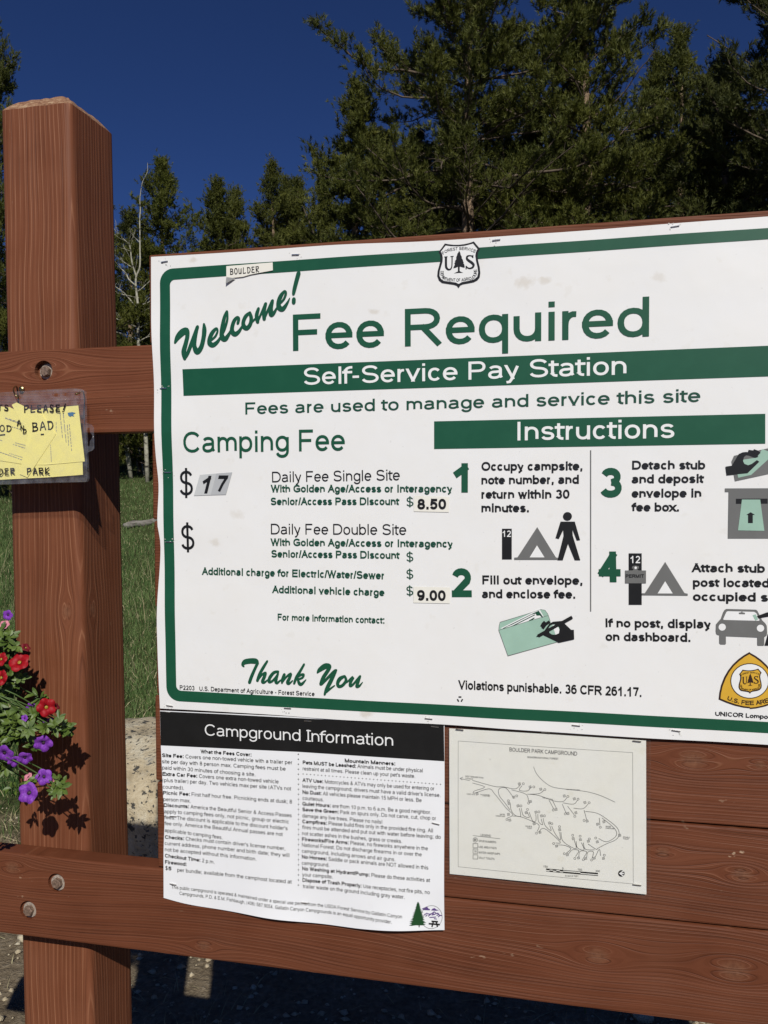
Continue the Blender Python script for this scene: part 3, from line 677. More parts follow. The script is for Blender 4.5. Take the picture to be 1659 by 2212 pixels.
for s, c, x0, y0, x1, y1 in (('Occupy campsite,', 'A4', 247, 293, 743, 291), ('note number, and', 'A4', 247, 360, 726, 357), ('return within 30', 'A4', 247, 430, 680, 430), ('minutes.', 'A4', 247, 497, 480, 497),
        ('Detach stub', 'A4', 988, 287, 1347, 286), ('and deposit', 'A4', 986, 355, 1342, 353), ('envelope in', 'A4', 986, 425, 1328, 424), ('fee box.', 'A4', 985, 493, 1218, 493),
        ('Fill out envelope,', 'A5', 252, 187, 743, 190), ('and enclose fee.', 'A5', 250, 255, 708, 258), ('Attach stub', 'A5', 1282, 127, 1640, 130), ('post located', 'A5', 1287, 199, 1662, 202), ('occupied site.', 'A5', 1287, 268, 1762, 273),
        ('If no post, display', 'A5', 858, 398, 1375, 404), ('on dashboard.', 'A5', 858, 465, 1274, 470)): T(s, c, x0, y0, c, x1, y1, 19.2, k_, BD)
T('Violations punishable. 36 CFR 261.17.', 'A5', 135, 702, 'A5', 1033, 740, 19.5, k_, .2)
T('P2203   U.S. Department of Agriculture - Forest Service', 'A3', 196, 1356, 'A3', 872, 1388, 9.6, k_, .17)
T('UNICOR Lompoc', 'C4', 30, 1945, 'C4', 1650, 2042, 9.4, k_, .2)
def brush(crop, strokes, m, parent, name='brush_lettering', k=1):
    pr = FP(k)
    for n, s in enumerate(strokes):
        sc = CROP[crop][2]/1.8228/1833*1.36; q = smooth_path([(*cP(crop, x, y), h*sc*1.04) for x, y, h in s], 5)
        pr.strip([(a, b) for a, b, c in q], [max(c, .0003) for a, b, c in q], n*3e-5)
        for e in (q[0], q[-1]):              # blunt brush ends
            pr.conv([(e[0]+e[2]*.92*math.cos(R(t)), e[1]+e[2]*.92*math.sin(R(t))) for t in range(0, 360, 36)], n*3e-5+1.5e-5)
    return pr.build(name, m, parent)
brush('C1', [[(60, 935, 14), (95, 865, 34), (150, 805, 42), (200, 785, 36), (213, 850, 27), (195, 940, 27), (168, 1050, 30), (180, 1135, 20)],
  [(180, 1130, 18), (215, 1070, 22), (260, 955, 24), (310, 820, 25), (338, 735, 22)], [(330, 760, 22), (308, 880, 24), (302, 980, 27), (335, 1045, 34), (385, 990, 28), (415, 870, 27), (424, 770, 28), (418, 700, 14)],
  [(510, 900, 13), (560, 855, 14), (588, 790, 13), (572, 757, 16), (525, 805, 24), (492, 880, 26), (492, 940, 30), (532, 962, 28), (585, 925, 21), (622, 870, 14)],
  [(625, 870, 12), (668, 780, 17), (706, 660, 15), (712, 575, 12), (703, 540, 12), (675, 610, 21), (650, 720, 24), (640, 810, 27), (650, 870, 32), (685, 885, 30), (725, 835, 20), (760, 770, 13)],
  [(840, 690, 18), (852, 635, 18), (832, 618, 18), (797, 655, 22), (773, 725, 24), (770, 790, 28), (805, 825, 28), (852, 795, 21), (893, 730, 13)],
  [(992, 555, 16), (940, 600, 22), (910, 670, 23), (916, 728, 27), (955, 750, 26), (996, 700, 23), (1008, 625, 23), (990, 560, 18)], [(1000, 690, 12), (1055, 635, 12)],
  [(1098, 505, 18), (1075, 590, 24), (1088, 672, 22)], [(1088, 665, 14), (1135, 560, 14), (1188, 445, 20)], [(1185, 450, 20), (1166, 540, 24), (1170, 635, 22)], [(1172, 625, 14), (1218, 520, 15), (1273, 408, 20)],
  [(1272, 410, 20), (1252, 500, 27), (1258, 575, 30), (1290, 560, 20), (1325, 500, 12)], [(1368, 440, 11), (1415, 385, 14), (1440, 315, 15), (1422, 290, 14), (1378, 345, 24), (1350, 420, 26), (1355, 488, 30), (1400, 510, 27), (1452, 445, 16), (1488, 375, 6)],
  [(1600, 62, 26), (1570, 170, 25), (1545, 270, 23), (1535, 322, 18)], [(1540, 388, 24), (1538, 428, 24)]], g_, fee)
brush('C2', [[(115, 196, 10), (100, 172, 18), (130, 138, 30), (200, 126, 32), (265, 130, 32), (290, 152, 16)], [(288, 150, 18), (250, 232, 18), (212, 320, 20), (186, 395, 20)],
  [(408, 128, 13), (360, 205, 18), (312, 292, 18), (285, 372, 18)], [(290, 368, 10), (340, 300, 13), (385, 276, 16), (372, 325, 20), (348, 382, 19), (370, 395, 14), (415, 362, 9)],
  [(545, 258, 14), (490, 272, 18), (440, 335, 20), (432, 385, 18), (470, 378, 14), (520, 322, 13), (546, 272, 11)], [(542, 285, 13), (516, 370, 20), (530, 402, 15), (575, 365, 9)],
  [(622, 295, 18), (597, 360, 18), (592, 402, 12)], [(600, 388, 10), (650, 322, 12), (700, 288, 16), (688, 335, 18), (662, 392, 20), (680, 410, 14), (725, 372, 8)],
  [(868, 168, 13), (820, 252, 16), (772, 332, 18), (744, 408, 14)], [(762, 352, 9), (818, 304, 14), (862, 296, 14), (848, 334, 13), (790, 358, 12)], [(790, 360, 13), (812, 410, 20), (842, 412, 17), (892, 360, 6)],
  [(1035, 272, 10), (1062, 238, 24), (1130, 192, 32), (1182, 190, 26), (1172, 235, 22), (1108, 335, 22), (1078, 415, 20)], [(1088, 418, 13), (1160, 342, 16), (1240, 262, 18), (1270, 242, 16)], [(1262, 255, 18), (1200, 382, 24), (1150, 480, 21), (1126, 545, 13)], [(1152, 515, 9), (1200, 470, 11), (1252, 432, 7)],
  [(1378, 314, 14), (1320, 345, 22), (1290, 400, 20), (1304, 442, 18), (1352, 428, 17), (1394, 370, 17), (1384, 322, 13)], [(1400, 395, 8), (1480, 328, 16), (1452, 390, 18), (1450, 432, 18), (1485, 415, 13), (1540, 350, 13), (1572, 315, 14)], [(1570, 320, 14), (1545, 390, 18), (1530, 440, 18), (1562, 436, 13), (1602, 390, 5)]], g_, fee)
def poly(crop, pts, m, name, k=1, sm=0, parent=None):
    q = pts+[pts[0]] if sm else pts
    if sm: q = smooth_path(q, sm)[:-1]
    return FP(k).poly([cP(crop, *p) for p in q]).build(name, m, parent or fee)
def ell(crop, cx, cy, rx, ry, m, name, k=1, parent=None): return poly(crop, [(cx+rx*math.cos(R(t)), cy+ry*math.sin(R(t))) for t in range(0, 360, 12)], m, name, k, 0, parent)
def lines(crop, L, hw, m, name, k=1, parent=None, close=False):
    pr = FP(k)
    for i, s in enumerate(L): pr.strip([cP(crop, *p) for p in s], hw, i*1e-5, close)
    return pr.build(name, m, parent or fee)
lines('A4', [[(784, 192), (784, 985)]], .00075, M['grey'], 'divider_line')
# forest shield
SH_O = [(365, 192), (480, 215), (650, 235), (830, 235), (1000, 215), (1160, 180), (1310, 130), (1400, 240), (1515, 370), (1450, 480), (1430, 600), (1450, 760), (1500, 960), (1520, 1150), (1500, 1290), (1420, 1390), (1300, 1450), (1100, 1490), (950, 1515), (870, 1550), (808, 1640), (750, 1560), (660, 1530), (450, 1500), (270, 1470), (170, 1390), (115, 1240), (130, 1080), (180, 900), (215, 770), (220, 640), (205, 550), (155, 470), (260, 340)]
SH_I = [(390, 262), (560, 285), (800, 292), (1020, 272), (1285, 205), (1355, 290), (1428, 380), (1375, 480), (1355, 600), (1380, 780), (1430, 980), (1448, 1150), (1420, 1270), (1330, 1350), (1150, 1405), (920, 1445), (815, 1505), (720, 1460), (500, 1430), (330, 1405), (240, 1340), (190, 1240), (200, 1090), (250, 920), (290, 780), (298, 660), (280, 540), (235, 462), (320, 350)]
TREE = [(832, 430), (870, 500), (880, 560), (915, 620), (920, 680), (950, 720), (965, 790), (985, 800), (970, 830), (1000, 880), (1015, 965), (990, 985), (930, 970), (850, 945), (848, 1090), (900, 1120), (965, 1148), (820, 1150), (655, 1165), (720, 1135), (790, 1100), (790, 950), (720, 985), (635, 1000), (660, 940), (690, 880), (670, 830), (705, 800), (690, 770), (735, 710), (735, 640), (770, 560), (765, 540), (800, 490)]
def shield(f, face, line, parent, k0):       # f maps shield drawing units to the sheet
    FP(k0).poly([f(*p) for p in SH_O]).build('shield_outline', line, parent); FP(k0+1).poly([f(*p) for p in SH_I]).build('shield_face', face, parent)
    FP(k0+2).poly([f(*p) for p in TREE]).build('tree_mark', line, parent)
    pr = FP(k0+2); s = math.dist(f(0, 0), f(100, 0))/100
    def stp(pts, h, n): q = smooth_path(pts, 5); pr.strip([f(*p) for p in q], [s*v for v in np.interp(np.linspace(0, 1, len(q)), np.linspace(0, 1, len(h)), h)], n*2e-5)
    stp([(402, 635), (402, 900), (420, 985), (480, 1040), (550, 1025), (590, 950), (600, 800), (602, 625)], [37, 37, 36, 30, 24, 18, 18, 18], 0)
    for a, b in (((345, 632), (455, 622)), ((548, 620), (652, 610))): pr.strip([f(*a), f(*b)], 14*s, 5e-5)
    stp([(1268, 660), (1250, 610), (1170, 592), (1095, 620), (1085, 690), (1140, 750), (1240, 820), (1300, 890), (1270, 970), (1180, 1005), (1100, 980), (1068, 930)], [14, 20, 20, 30, 34, 40, 42, 38, 32, 24, 20, 12], 2)
    for a, b in (((1280, 570), (1280, 665)), ((1058, 920), (1058, 1035))): pr.strip([f(*a), f(*b)], 16*s, 7e-5)
    text_path(pr, 'FOREST SERVICE', [f(*p) for p in smooth_path([(310, 560), (400, 500), (560, 440), (760, 410), (960, 405), (1180, 440), (1350, 505)], 4)], 95*s, .15, 1e-4)
    text_path(pr, 'DEPARTMENT OF AGRICULTURE', [f(*p) for p in smooth_path([(228, 1085), (228, 1200), (270, 1320), (350, 1385), (560, 1420), (820, 1432), (1060, 1405), (1250, 1365), (1370, 1280), (1410, 1160), (1410, 1030)], 4)], 100*s, .16, 1e-4)
    pr.build('shield_lettering', line, parent)
shield(lambda x, y: cP('C3', x, y), M['white_ink'], k_, fee, 1)
# fee area badge (right half lies beyond the frame)
BO = [(1020, 105), (860, 195), (700, 310), (540, 460), (400, 640), (290, 830), (200, 1060), (150, 1280), (128, 1475), (350, 1570), (600, 1655), (850, 1710), (1040, 1728)]
BI = [(1020, 165), (880, 245), (720, 365), (560, 515), (430, 690), (330, 870), (240, 1100), (195, 1300), (180, 1450), (400, 1540), (640, 1620), (860, 1670), (1040, 1688)]
mir = lambda P: P+[(2055-x, y+22) for x, y in P[::-1]]
poly('C4', mir(BO), M['brown_ink'], 'badge_outline', 1); bf = poly('C4', mir(BI), M['gold'], 'badge_face', 2)
ell('C4', 1022, 938, 560, 512, M['brown_ink'], 'badge_ring', 3); ell('C4', 1022, 938, 534, 486, M['white_ink'], 'badge_disc', 4)
shield(lambda x, y: cP('C4', 1030+(x-815)*.478, 945+(y-885)*.483), M['gold'], M['brown_ink'], fee, 5)
pr = FP(3); text_path(pr, 'U.S. FEE AREA', [cP('C4', *p) for p in smooth_path([(355, 1480), (600, 1570), (850, 1625), (1100, 1635), (1400, 1605), (1720, 1500)], 4)], .0061, .21); pr.build('badge_lettering', M['brown_ink'], fee)
# recycling mark
for n in range(3):
    t = R(90+120*n); c = (142+11*math.cos(t), 751-11*math.sin(t)); a = t+R(90)
    lines('A5', [[(c[0]-7*math.cos(a), c[1]+7*math.sin(a)), (c[0]+7*math.cos(a), c[1]-7*math.sin(a))]], .0010, k_, 'recycling_mark')
# pictograms
poly('A4', [(348, 578), (396, 578), (396, 729), (348, 729)], k_, 'post_pictogram'); T('12', 'A4', 351, 618, 'A4', 392, 618, 13.5, w_, .15, k=3)
poly('A4', [(521, 570), (613, 719), (628, 722), (628, 731), (408, 731), (408, 720), (424, 719)], M['grey'], 'tent_pictogram'); poly('A4', [(520, 660), (557, 719), (484, 719)], w_, 'tent_opening', 2)
ell('A4', 670, 517, 22, 21, k_, 'walker_pictogram', 2)
poly('A4', [(636, 543), (706, 543), (732, 634), (716, 636), (694, 580), (696, 612), (733, 733), (706, 733), (673, 652), (647, 733), (621, 733), (651, 612), (649, 585), (628, 628), (611, 624)], k_, 'walker_pictogram', 2)
poly('A5', [(971, 35), (1035, 35), (1035, 288), (971, 288)], k_, 'post_pictogram'); T('12', 'A5', 980, 83, 'A5', 1027, 83, 15.5, w_, .15, k=3)
poly('A5', [(953, 119), (990, 119), (996, 112), (986, 108), (990, 98), (1004, 95), (1020, 98), (1022, 108), (1012, 113), (1020, 119), (1056, 119), (1056, 182), (953, 182)], M['grey'], 'permit_pictogram', 2); ell('A5', 1005, 106, 6, 6, w_, 'permit_hole', 3); T('PERMIT', 'A5', 956, 155, 'A5', 1046, 155, 7.5, k_, .22, k=3)
poly('A5', [(1150, 77), (1245, 230), (1261, 233), (1261, 243), (1036, 241), (1036, 231), (1050, 231)], M['grey'], 'tent_pictogram', 1); poly('A5', [(1150, 172), (1187, 232), (1113, 232)], w_, 'tent_opening', 2)
# envelope and writing hand
poly('C5', [(75, 535), (82, 450), (98, 380), (720, 190), (880, 135), (960, 150), (1015, 225), (1060, 360), (1190, 760), (250, 1022)], M['mint'], 'envelope_pictogram', 1)
lines('C5', [[(75, 535), (640, 360), (1020, 250)], [(75, 535), (82, 450), (98, 380), (720, 190), (880, 135), (960, 150), (1015, 225), (1060, 360)], [(75, 535), (250, 1022), (1190, 760)]], .00025, M['grey'], 'envelope_edge', 2)
poly('C5', [(115, 495), (740, 180), (840, 105), (935, 275), (900, 290), (640, 360), (380, 435), (120, 505)], w_, 'banknote_pictogram', 2)
poly('C5', [(150, 495), (760, 195), (838, 160), (925, 285), (900, 290), (860, 250), (800, 255), (780, 215), (700, 235), (330, 425), (230, 465), (170, 500)], M['dark_green'], 'banknote_pictogram', 3)
poly('C5', [(300, 462), (760, 232), (768, 245), (520, 370), (380, 440)], M['dark_green'], 'banknote_pictogram', 3); poly('C5', [(650, 345), (745, 292), (768, 298), (720, 335), (655, 358)], M['dark_green'], 'banknote_pictogram', 3)
poly('C5', [(930, 630), (945, 545), (1040, 410), (1110, 370), (1280, 355), (1460, 525), (1512, 525), (1518, 708), (1225, 772)], k_, 'hand_pictogram', 4); ell('C5', 1130, 520, 105, 98, M['mint'], 'hand_gap', 5); poly('C5', [(1100, 430), (1190, 430), (1235, 520), (1225, 590), (1160, 618)], w_, 'hand_gap', 6)
lines('C5', [[(830, 640), (1480, 280)]], .0023, k_, 'pen_pictogram', 7); poly('C5', [(790, 655), (828, 612), (848, 650)], k_, 'pen_pictogram', 7)
lines('C5', [[(890, 465), (920, 410), (960, 370)], [(910, 500), (970, 420), (1050, 365)]], .0020, k_, 'finger_pictogram', 4)
# stub envelope, hand and fee box
poly('C6', [(320, 430), (375, 305), (1010, 165), (1400, 80), (1400, 640), (395, 858)], M['grey'], 'envelope_pictogram', 1)
poly('C6', [(985, 160), (1250, 260), (745, 720), (465, 782), (450, 700), (570, 390), (870, 345)], M['mint'], 'stub_pictogram', 2)
poly('C6', [(190, 540), (325, 520), (475, 268), (560, 230), (640, 222), (740, 235), (840, 285), (905, 330), (835, 352), (700, 300), (640, 290), (590, 330), (570, 420), (600, 480), (680, 510), (760, 480), (870, 398), (922, 435), (665, 685), (215, 728)], k_, 'hand_pictogram', 3)
lines('C6', [[(685, 200), (780, 215), (900, 290)], [(795, 185), (880, 215), (930, 260)]], .0016, k_, 'finger_pictogram', 3)
poly('C6', [(177, 1012), (1400, 1008), (1400, 2098), (242, 2098), (258, 1090), (177, 1090)], M['grey'], 'fee_box_pictogram', 1); poly('C6', [(415, 1237), (1102, 1234), (1102, 1343), (415, 1347)], k_, 'slot_pictogram', 2)
poly('C6', [(546, 1254), (940, 1254), (1030, 1933), (460, 1922)], M['mint'], 'envelope_pictogram', 3); poly('C6', [(732, 1528), (825, 1585), (780, 1588), (780, 1764), (676, 1764), (676, 1590), (640, 1585)], k_, 'arrow_pictogram', 4)
# car
poly('C7', [(480, 182), (1305, 203), (1345, 240), (1475, 500), (1560, 580), (1600, 650), (1612, 830), (1600, 920), (1550, 955), (1532, 960), (1530, 1180), (1515, 1203), (1350, 1203), (1338, 1175), (1338, 978), (465, 942), (468, 1150), (450, 1172), (320, 1170), (283, 1140), (282, 915), (230, 905), (195, 870), (185, 800), (192, 610), (240, 550), (330, 450), (390, 280), (430, 210)], M['grey'], 'car_pictogram', 1)
poly('C7', [(520, 245), (1250, 262), (1310, 300), (1400, 490), (1380, 510), (410, 487), (390, 465), (450, 330), (480, 265)], w_, 'car_windscreen', 2); ell('C7', 363, 688, 100, 97, w_, 'car_lamp', 2); ell('C7', 1425, 717, 102, 97, w_, 'car_lamp', 2)
poly('C7', [(820, 285), (895, 272), (897, 255), (922, 255), (922, 272), (1000, 290), (990, 330), (830, 325)], M['grey'], 'car_mirror', 3); poly('C7', [(1205, 355), (1290, 328), (1360, 470), (1285, 505)], M['mint'], 'stub_pictogram', 3)
poly('C7', [(1325, 378), (1600, 275), (1800, 260), (1800, 360), (1440, 425), (1375, 450)], k_, 'arm_pictogram', 4); poly('C7', [(1545, 1192), (1640, 860), (1900, 700), (1900, 1190)], k_, 'leg_pictogram', 4)
# stickers
def sticker(crop, pts, m, name, label, k=2, lift=.0):
    o = poly(crop, pts, m, name, k); o['label'] = label; return o
s1 = sticker('A3', [(268, 385), (298, 281), (380, 274), (352, 382)], M['silver'], 'number_sticker', 'silver slanted sticker reading 1'); s2 = sticker('A3', [(352, 382), (380, 274), (460, 268), (428, 380)], M['silver_dark'], 'number_sticker', 'silver slanted sticker reading 7')
T('1', 'A3', 300, 374, 'A3', 335, 374, 38, k_, .2, .27, 4, parent=s1); T('7', 'A3', 372, 372, 'A3', 420, 372, 38, k_, .2, .27, 4, parent=s2)
s3 = sticker('A3', [(1368, 386), (1545, 390), (1543, 468), (1368, 464)], M['tape_paper'], 'price_sticker', 'cream sticker reading 8.50'); T('8.50', 'A3', 1386, 454, 'A3', 1530, 454, 23, k_, .24, 0, 4, parent=s3)
s4 = sticker('A3', [(1366, 840), (1550, 844), (1548, 925), (1366, 921)], M['tape_paper'], 'price_sticker', 'cream sticker reading 9.00'); T('9.00', 'A3', 1385, 910, 'A3', 1528, 912, 23, k_, .24, 0, 4, parent=s4)
tp = Print(wave_fee, .0022)
tp.poly([cP('A1', *q) for q in ((470, 240), (720, 219), (721, 262), (600, 285), (560, 297), (505, 303), (470, 300))]); tpo = tp.build('name_tape', M['tape_paper'], fee, 'torn cream tape with handwritten name')
pr = Print(wave_fee, .0026); hand(pr, 'BOULDER', cP('A1', 492, 285), cP('A1', 648, 271), .0085, .00062); pr.build('handwriting', M['marker'], tpo)
fl = MB(); a, b, c = cY('A1', 470, 299), cY('A1', 470, 336), cY('A1', 520, 305)
wv = lambda p, h: (p.x, -(wave_fee(p.x, p.z)+h), p.z)
fl.add([wv(a, .0022), wv(b, .005), wv(c, .0022)], [(0, 1, 2)]); fl.build('torn_flap', M['mid_grey'], tpo)
stap_fee = [('A1', 132, 214, .1), ('A1', 842, 176, -.05), ('A2', 370, 133, .05), ('A2', 1215, 68, .1), ('A1', 127, 900, 0), ('A3', 138, 268, 0), ('A3', 146, 616, 0), ('A3', 145, 1437, -.1), ('A3', 738, 1448, 0), ('A3', 1443, 1500, -.05), ('B7', 712, 128, -.05), ('B7', 1203, 153, -.1)]
for c, x, y, a in stap_fee:
    q = cP(c, x, y); staple(fee, q[0], q[1], -(wave_fee(*q)+.0009), a)
scuff = plain('punched_vinyl', (.62, .60, .55), .25, .6)
rs = random.Random(5)
for c, x, y, a in stap_fee:                  # puckered pinholes around each staple
    pr = FP(2)
    for j in range(7):
        q = cP(c, x+rs.uniform(-34, 34), y+rs.uniform(-18, 28)); r = rs.uniform(.0004, .0012)
        pr.conv([(q[0]+r*rs.uniform(.5, 1.3)*math.cos(R(t)), q[1]+r*rs.uniform(.4, 1.0)*math.sin(R(t))) for t in range(0, 360, 60)], j*1e-5)
    pr.build('pinholes', scuff if rs.random() < .6 else M['grey'], fee)

# ------------------------------------------------------------------ the campground information sheet
info = thing('information_sheet', 'white printed sheet with a black title band, below the fee poster', 'notice', (-.45, 0, EYE-.65))
ITL, ITR, IBR, IBL = (347, 1534), (960.5, 1563.5), (962, 2003), (355, 1938)
itop = dP(ITL, (560, 1543), (760, 1553), ITR); ibot = dP(IBL, (408, 1952), (480, 1963), (600, 1978), (740, 1996), (830, 2000), IBR); ilef = dP(ITL, (349, 1610), (354, 1690), (358.5, 1760), (355, 1840), IBL); irig = dP(ITR, (961, 1700), (960.5, 1850), IBR)
IB, IL_, IR_ = ibot[0][1], itop[0][0], itop[-1][0]
def wave_info(x, z):
    t = max(0.0, z-(EYE-.665)); e = math.exp(-t/.06)
    w = .0022+.0010*math.sin(x*11+z*5)+.0010 + e*(.010*math.exp(-((x+.46)/.06)**2)+.012*math.exp(-((x+.27)/.07)**2))
    w += math.exp(-max(0, x-IL_)/.03)*(.005*math.exp(-((z-(EYE-.50))/.05)**2)); w += .004*math.exp(-max(0, IR_-x)/.03)*math.exp(-((z-(EYE-.60))/.06)**2)
    return max(.0012, w)
sheet('sheet', itop, ibot, ilef, irig, wave_info, M['paper'], info, 64, 48, .0003)
def IP(k=0): return Print(wave_info, .00035+.0002*k)
def ipoly(pts, m, name, k=0, crop='B6'): return IP(k).poly([cP(crop, *p) for p in pts]).build(name, m, info)
ipoly([(46, 137), (400, 152), (850, 175), (1588, 208), (1591, 408), (800, 355), (50, 322)], M['black'], 'title_band')
def IT(segs, x0, y0, x1, y1, cap, m, k=1, name='text_line'):
    p0, p1 = cP('B6', x0, y0), cP('B6', x1, y1); q = cP('B6', x0, y0-cap); pr = IP(k); text(pr, segs, p0, p1, q[1]-p0[1]); return pr.build(name, m, info)
RG, BB = .132, .22
IT([('Campground Information', .105)], 292, 267, 1314, 325, 62, M['white_ink'], 2, 'title')
ser = IP(2)                                   # slab feet of the title's capital I
for yy in (240, 296): ser.strip([cP('B6', 844, yy-1), cP('B6', 868, yy+1)], .0009)
ser.build('title_serif', M['white_ink'], info)
LN = [([('What the Fees Cover:', BB)], 268, 364, 545, 381), ([('Site Fee:', BB), (' Covers one non-towed vehicle with a trailer per', RG)], 58, 385, 768, 423), ([('site per day with 8 person max. Camping fees must be', RG)], 58, 418, 731, 457),
 ([('paid within 30 minutes of choosing a site.', RG)], 60, 451, 566, 488), ([('Extra Car Fee:', BB), (' Covers one extra non-towed vehicle', RG)], 62, 485, 693, 527), ([('(plus trailer) per day. Two vehicles max per site (ATVs not', RG)], 64, 518, 762, 565), ([('counted).', RG)], 66, 553, 177, 562),
 ([('Picnic Fee:', BB), (' First half hour free. Picnicking ends at dusk; 8', RG)], 68, 586, 766, 636), ([('person max.', RG)], 70, 620, 213, 632), ([('Discounts:', BB), (' America the Beautiful Senior & Access Passes', RG)], 73, 652, 764, 710), ([('apply to camping fees only, not picnic, group or electric', RG)], 75, 686, 749, 744),
 ([("fees. The discount is applicable to the discount holder's", RG)], 75, 718, 742, 780), ([('fee only. America the Beautiful Annual passes are not', RG)], 75, 752, 717, 812), ([('applicable to camping fees.', RG)], 75, 790, 386, 832), ([('Checks:', BB), (" Checks must contain driver's license number,", RG)], 75, 828, 730, 888),
 ([('current address, phone number and birth date; they will', RG)], 73, 862, 752, 925), ([('not be accepted without this information.', RG)], 73, 896, 573, 946), ([('Checkout Time:', BB), (' 2 p.m.', RG)], 73, 930, 342, 966), ([('Firewood:', BB)], 73, 965, 190, 978), ([('$', RG), ('5', BB)], 75, 998, 108, 1002), ([('per bundle; available from the camphost located at', RG)], 140, 1008, 768, 1067),
 ([('Mountain Manners:', BB)], 1052, 412, 1325, 430), ([('Pets MUST be Leashed:', BB), (' Animals must be under physical', RG)], 824, 422, 1474, 468), ([("restraint at all times. Please clean up your pet's waste.", RG)], 824, 455, 1433, 498), ([('ATV Use:', BB), (' Motorcycles & ATVs may only be used for entering or', RG)], 823, 518, 1538, 566),
 ([("leaving the campground; drivers must have a valid driver's license.", RG)], 823, 550, 1570, 602), ([('No Dust:', BB), (' All vehicles please maintain 15 MPH or less. Be', RG)], 823, 583, 1468, 629), ([('courteous.', RG)], 823, 615, 937, 624), ([('Quiet Hours:', BB), (' are from 10 p.m. to 6 a.m. Be a good neighbor.', RG)], 822, 646, 1520, 694),
 ([('Save the Green:', BB), (' Park on spurs only. Do not carve, cut, chop or', RG)], 822, 677, 1547, 727), ([('damage any live trees. Please no nails!', RG)], 822, 710, 1255, 745), ([('Campfires:', BB), (' Please build fires only in the provided fire ring. All', RG)], 822, 742, 1530, 793), ([('fires must be attended and put out with water before leaving; do', RG)], 821, 773, 1572, 828),
 ([('not scatter ashes in the bushes, grass or creeks.', RG)], 821, 806, 1363, 849), ([('Fireworks/Fire Arms:', BB), (' Please, no fireworks anywhere in the', RG)], 820, 838, 1503, 889), ([('National Forest. Do not discharge firearms in or over the', RG)], 820, 869, 1470, 921), ([('campground, including arrows and air guns.', RG)], 820, 901, 1327, 946),
 ([('No Horses:', BB), (' Saddle or pack animals are NOT allowed in this', RG)], 820, 933, 1506, 991), ([('campground.', RG)], 820, 966, 968, 978), ([('No Washing at Hydrant/Pump:', BB), (' Please do these activities at', RG)], 822, 996, 1517, 1058), ([('your campsite.', RG)], 822, 1028, 987, 1042), ([('Dispose of Trash Properly:', BB), (' Use receptacles, not fire pits, no', RG)], 824, 1058, 1515, 1122), ([('trailer waste on the ground including gray water.', RG)], 826, 1091, 1380, 1145)]
for s, a, b, c, d in LN: IT(s, a, b, c, d, 20.5, M['black'])
IT([('This public campground is operated & maintained under a special use permit from the USDA Forest Service by Gallatin Canyon', RG)], 108, 1099, 1368, 1246, 18, M['black']); IT([('Campgrounds, P.D. & E.M. Fishbaugh, (406) 587.9054. Gallatin Canyon Campgrounds is an equal opportunity provider.', RG)], 152, 1134, 1313, 1272, 18, M['black'])
pr = IP(1)
for i in range(27):
    q = cP('B6', 800+2*i/26, 368+i*707/26); pr.conv([(q[0]+.0011*math.cos(R(t)), q[1]+.0011*math.sin(R(t))) for t in range(0, 360, 60)])
for i in range(38):
    q = cP('B6', 826+i*744/37, 475+i*58/37); pr.conv([(q[0]+.0009*math.cos(R(t)), q[1]+.0009*math.sin(R(t))) for t in range(0, 360, 60)])
pr.build('dotted_rule', M['black'], info)
# printed tree, mountains and picnic table
rs = random.Random(2); TL_ = []; TR_ = []
for i in range(14):
    t = i/13; y = 210+t*820; w = 40+t*300; TL_ += [(495-w*rs.uniform(.85, 1.1), y+rs.uniform(0, 18)), (495-w*rs.uniform(.58, .72), y+34)]; TR_ += [(495+w*rs.uniform(.85, 1.15), y+rs.uniform(0, 18)), (495+w*rs.uniform(.58, .72), y+34)]
pr = IP(2); pr.poly([cP('C8', *p) for p in [(495, 195)]+TR_+[(560, 1060), (420, 1050)]+TL_[::-1]]); pr.build('tree_print', M['tree_ink'], info)
pr = IP(1); pr.strip([cP('C8', 1010+405*math.cos(R(t)), 770+432*math.sin(R(t))) for t in range(0, 360, 10)], .0003, 0, True); pr.build('ring_print', M['grey'], info)
ipoly([(640, 450), (830, 370), (890, 450), (950, 470), (940, 515), (700, 505)], M['purple'], 'cloud_print', 1, 'C8'); ipoly([(985, 520), (1050, 455), (1120, 432), (1200, 490), (1295, 515), (1180, 535)], M['purple'], 'cloud_print', 1, 'C8')
pr = IP(1)
for s in ([(720, 690), (830, 625), (910, 660), (1000, 650), (1110, 575), (1200, 640), (1240, 625), (1310, 700), (1400, 720)], [(780, 740), (850, 680)], [(880, 740), (980, 660)], [(1020, 710), (1090, 620)], [(1060, 690), (1170, 650)], [(1200, 710), (1260, 690)], [(1260, 770), (1330, 710)], [(930, 785), (1180, 770)], [(1100, 830), (1210, 850)]):
    pr.strip([cP('C8', *p) for p in s], .0007)
pr.build('mountain_print', M['purple'], info)
pr = IP(1)
for i, (s, h) in enumerate((([(1010, 930), (1255, 952)], .0012), ([(905, 1015), (1330, 1060)], .0012), ([(1080, 940), (1025, 1145)], .0010), ([(1185, 950), (1235, 1150)], .0010))): pr.strip([cP('C8', *p) for p in s], h, i*2e-5)
pr.build('picnic_table_print', M['black'], info)
ipoly([(525, 1060), (565, 1060), (560, 1135), (530, 1130)], M['brown_ink'], 'trunk_print', 1, 'C8')
for x, y, a in ((86, 140, -.05), (852, 187, 0), (1540, 220, -.05), (122, 704, 0), (1545, 745, -.15), (118, 1076, -.1), (838, 1170, -.05)):
    q = cP('B6', x, y); staple(info, q[0], q[1], -(wave_info(*q)+.0009), a)

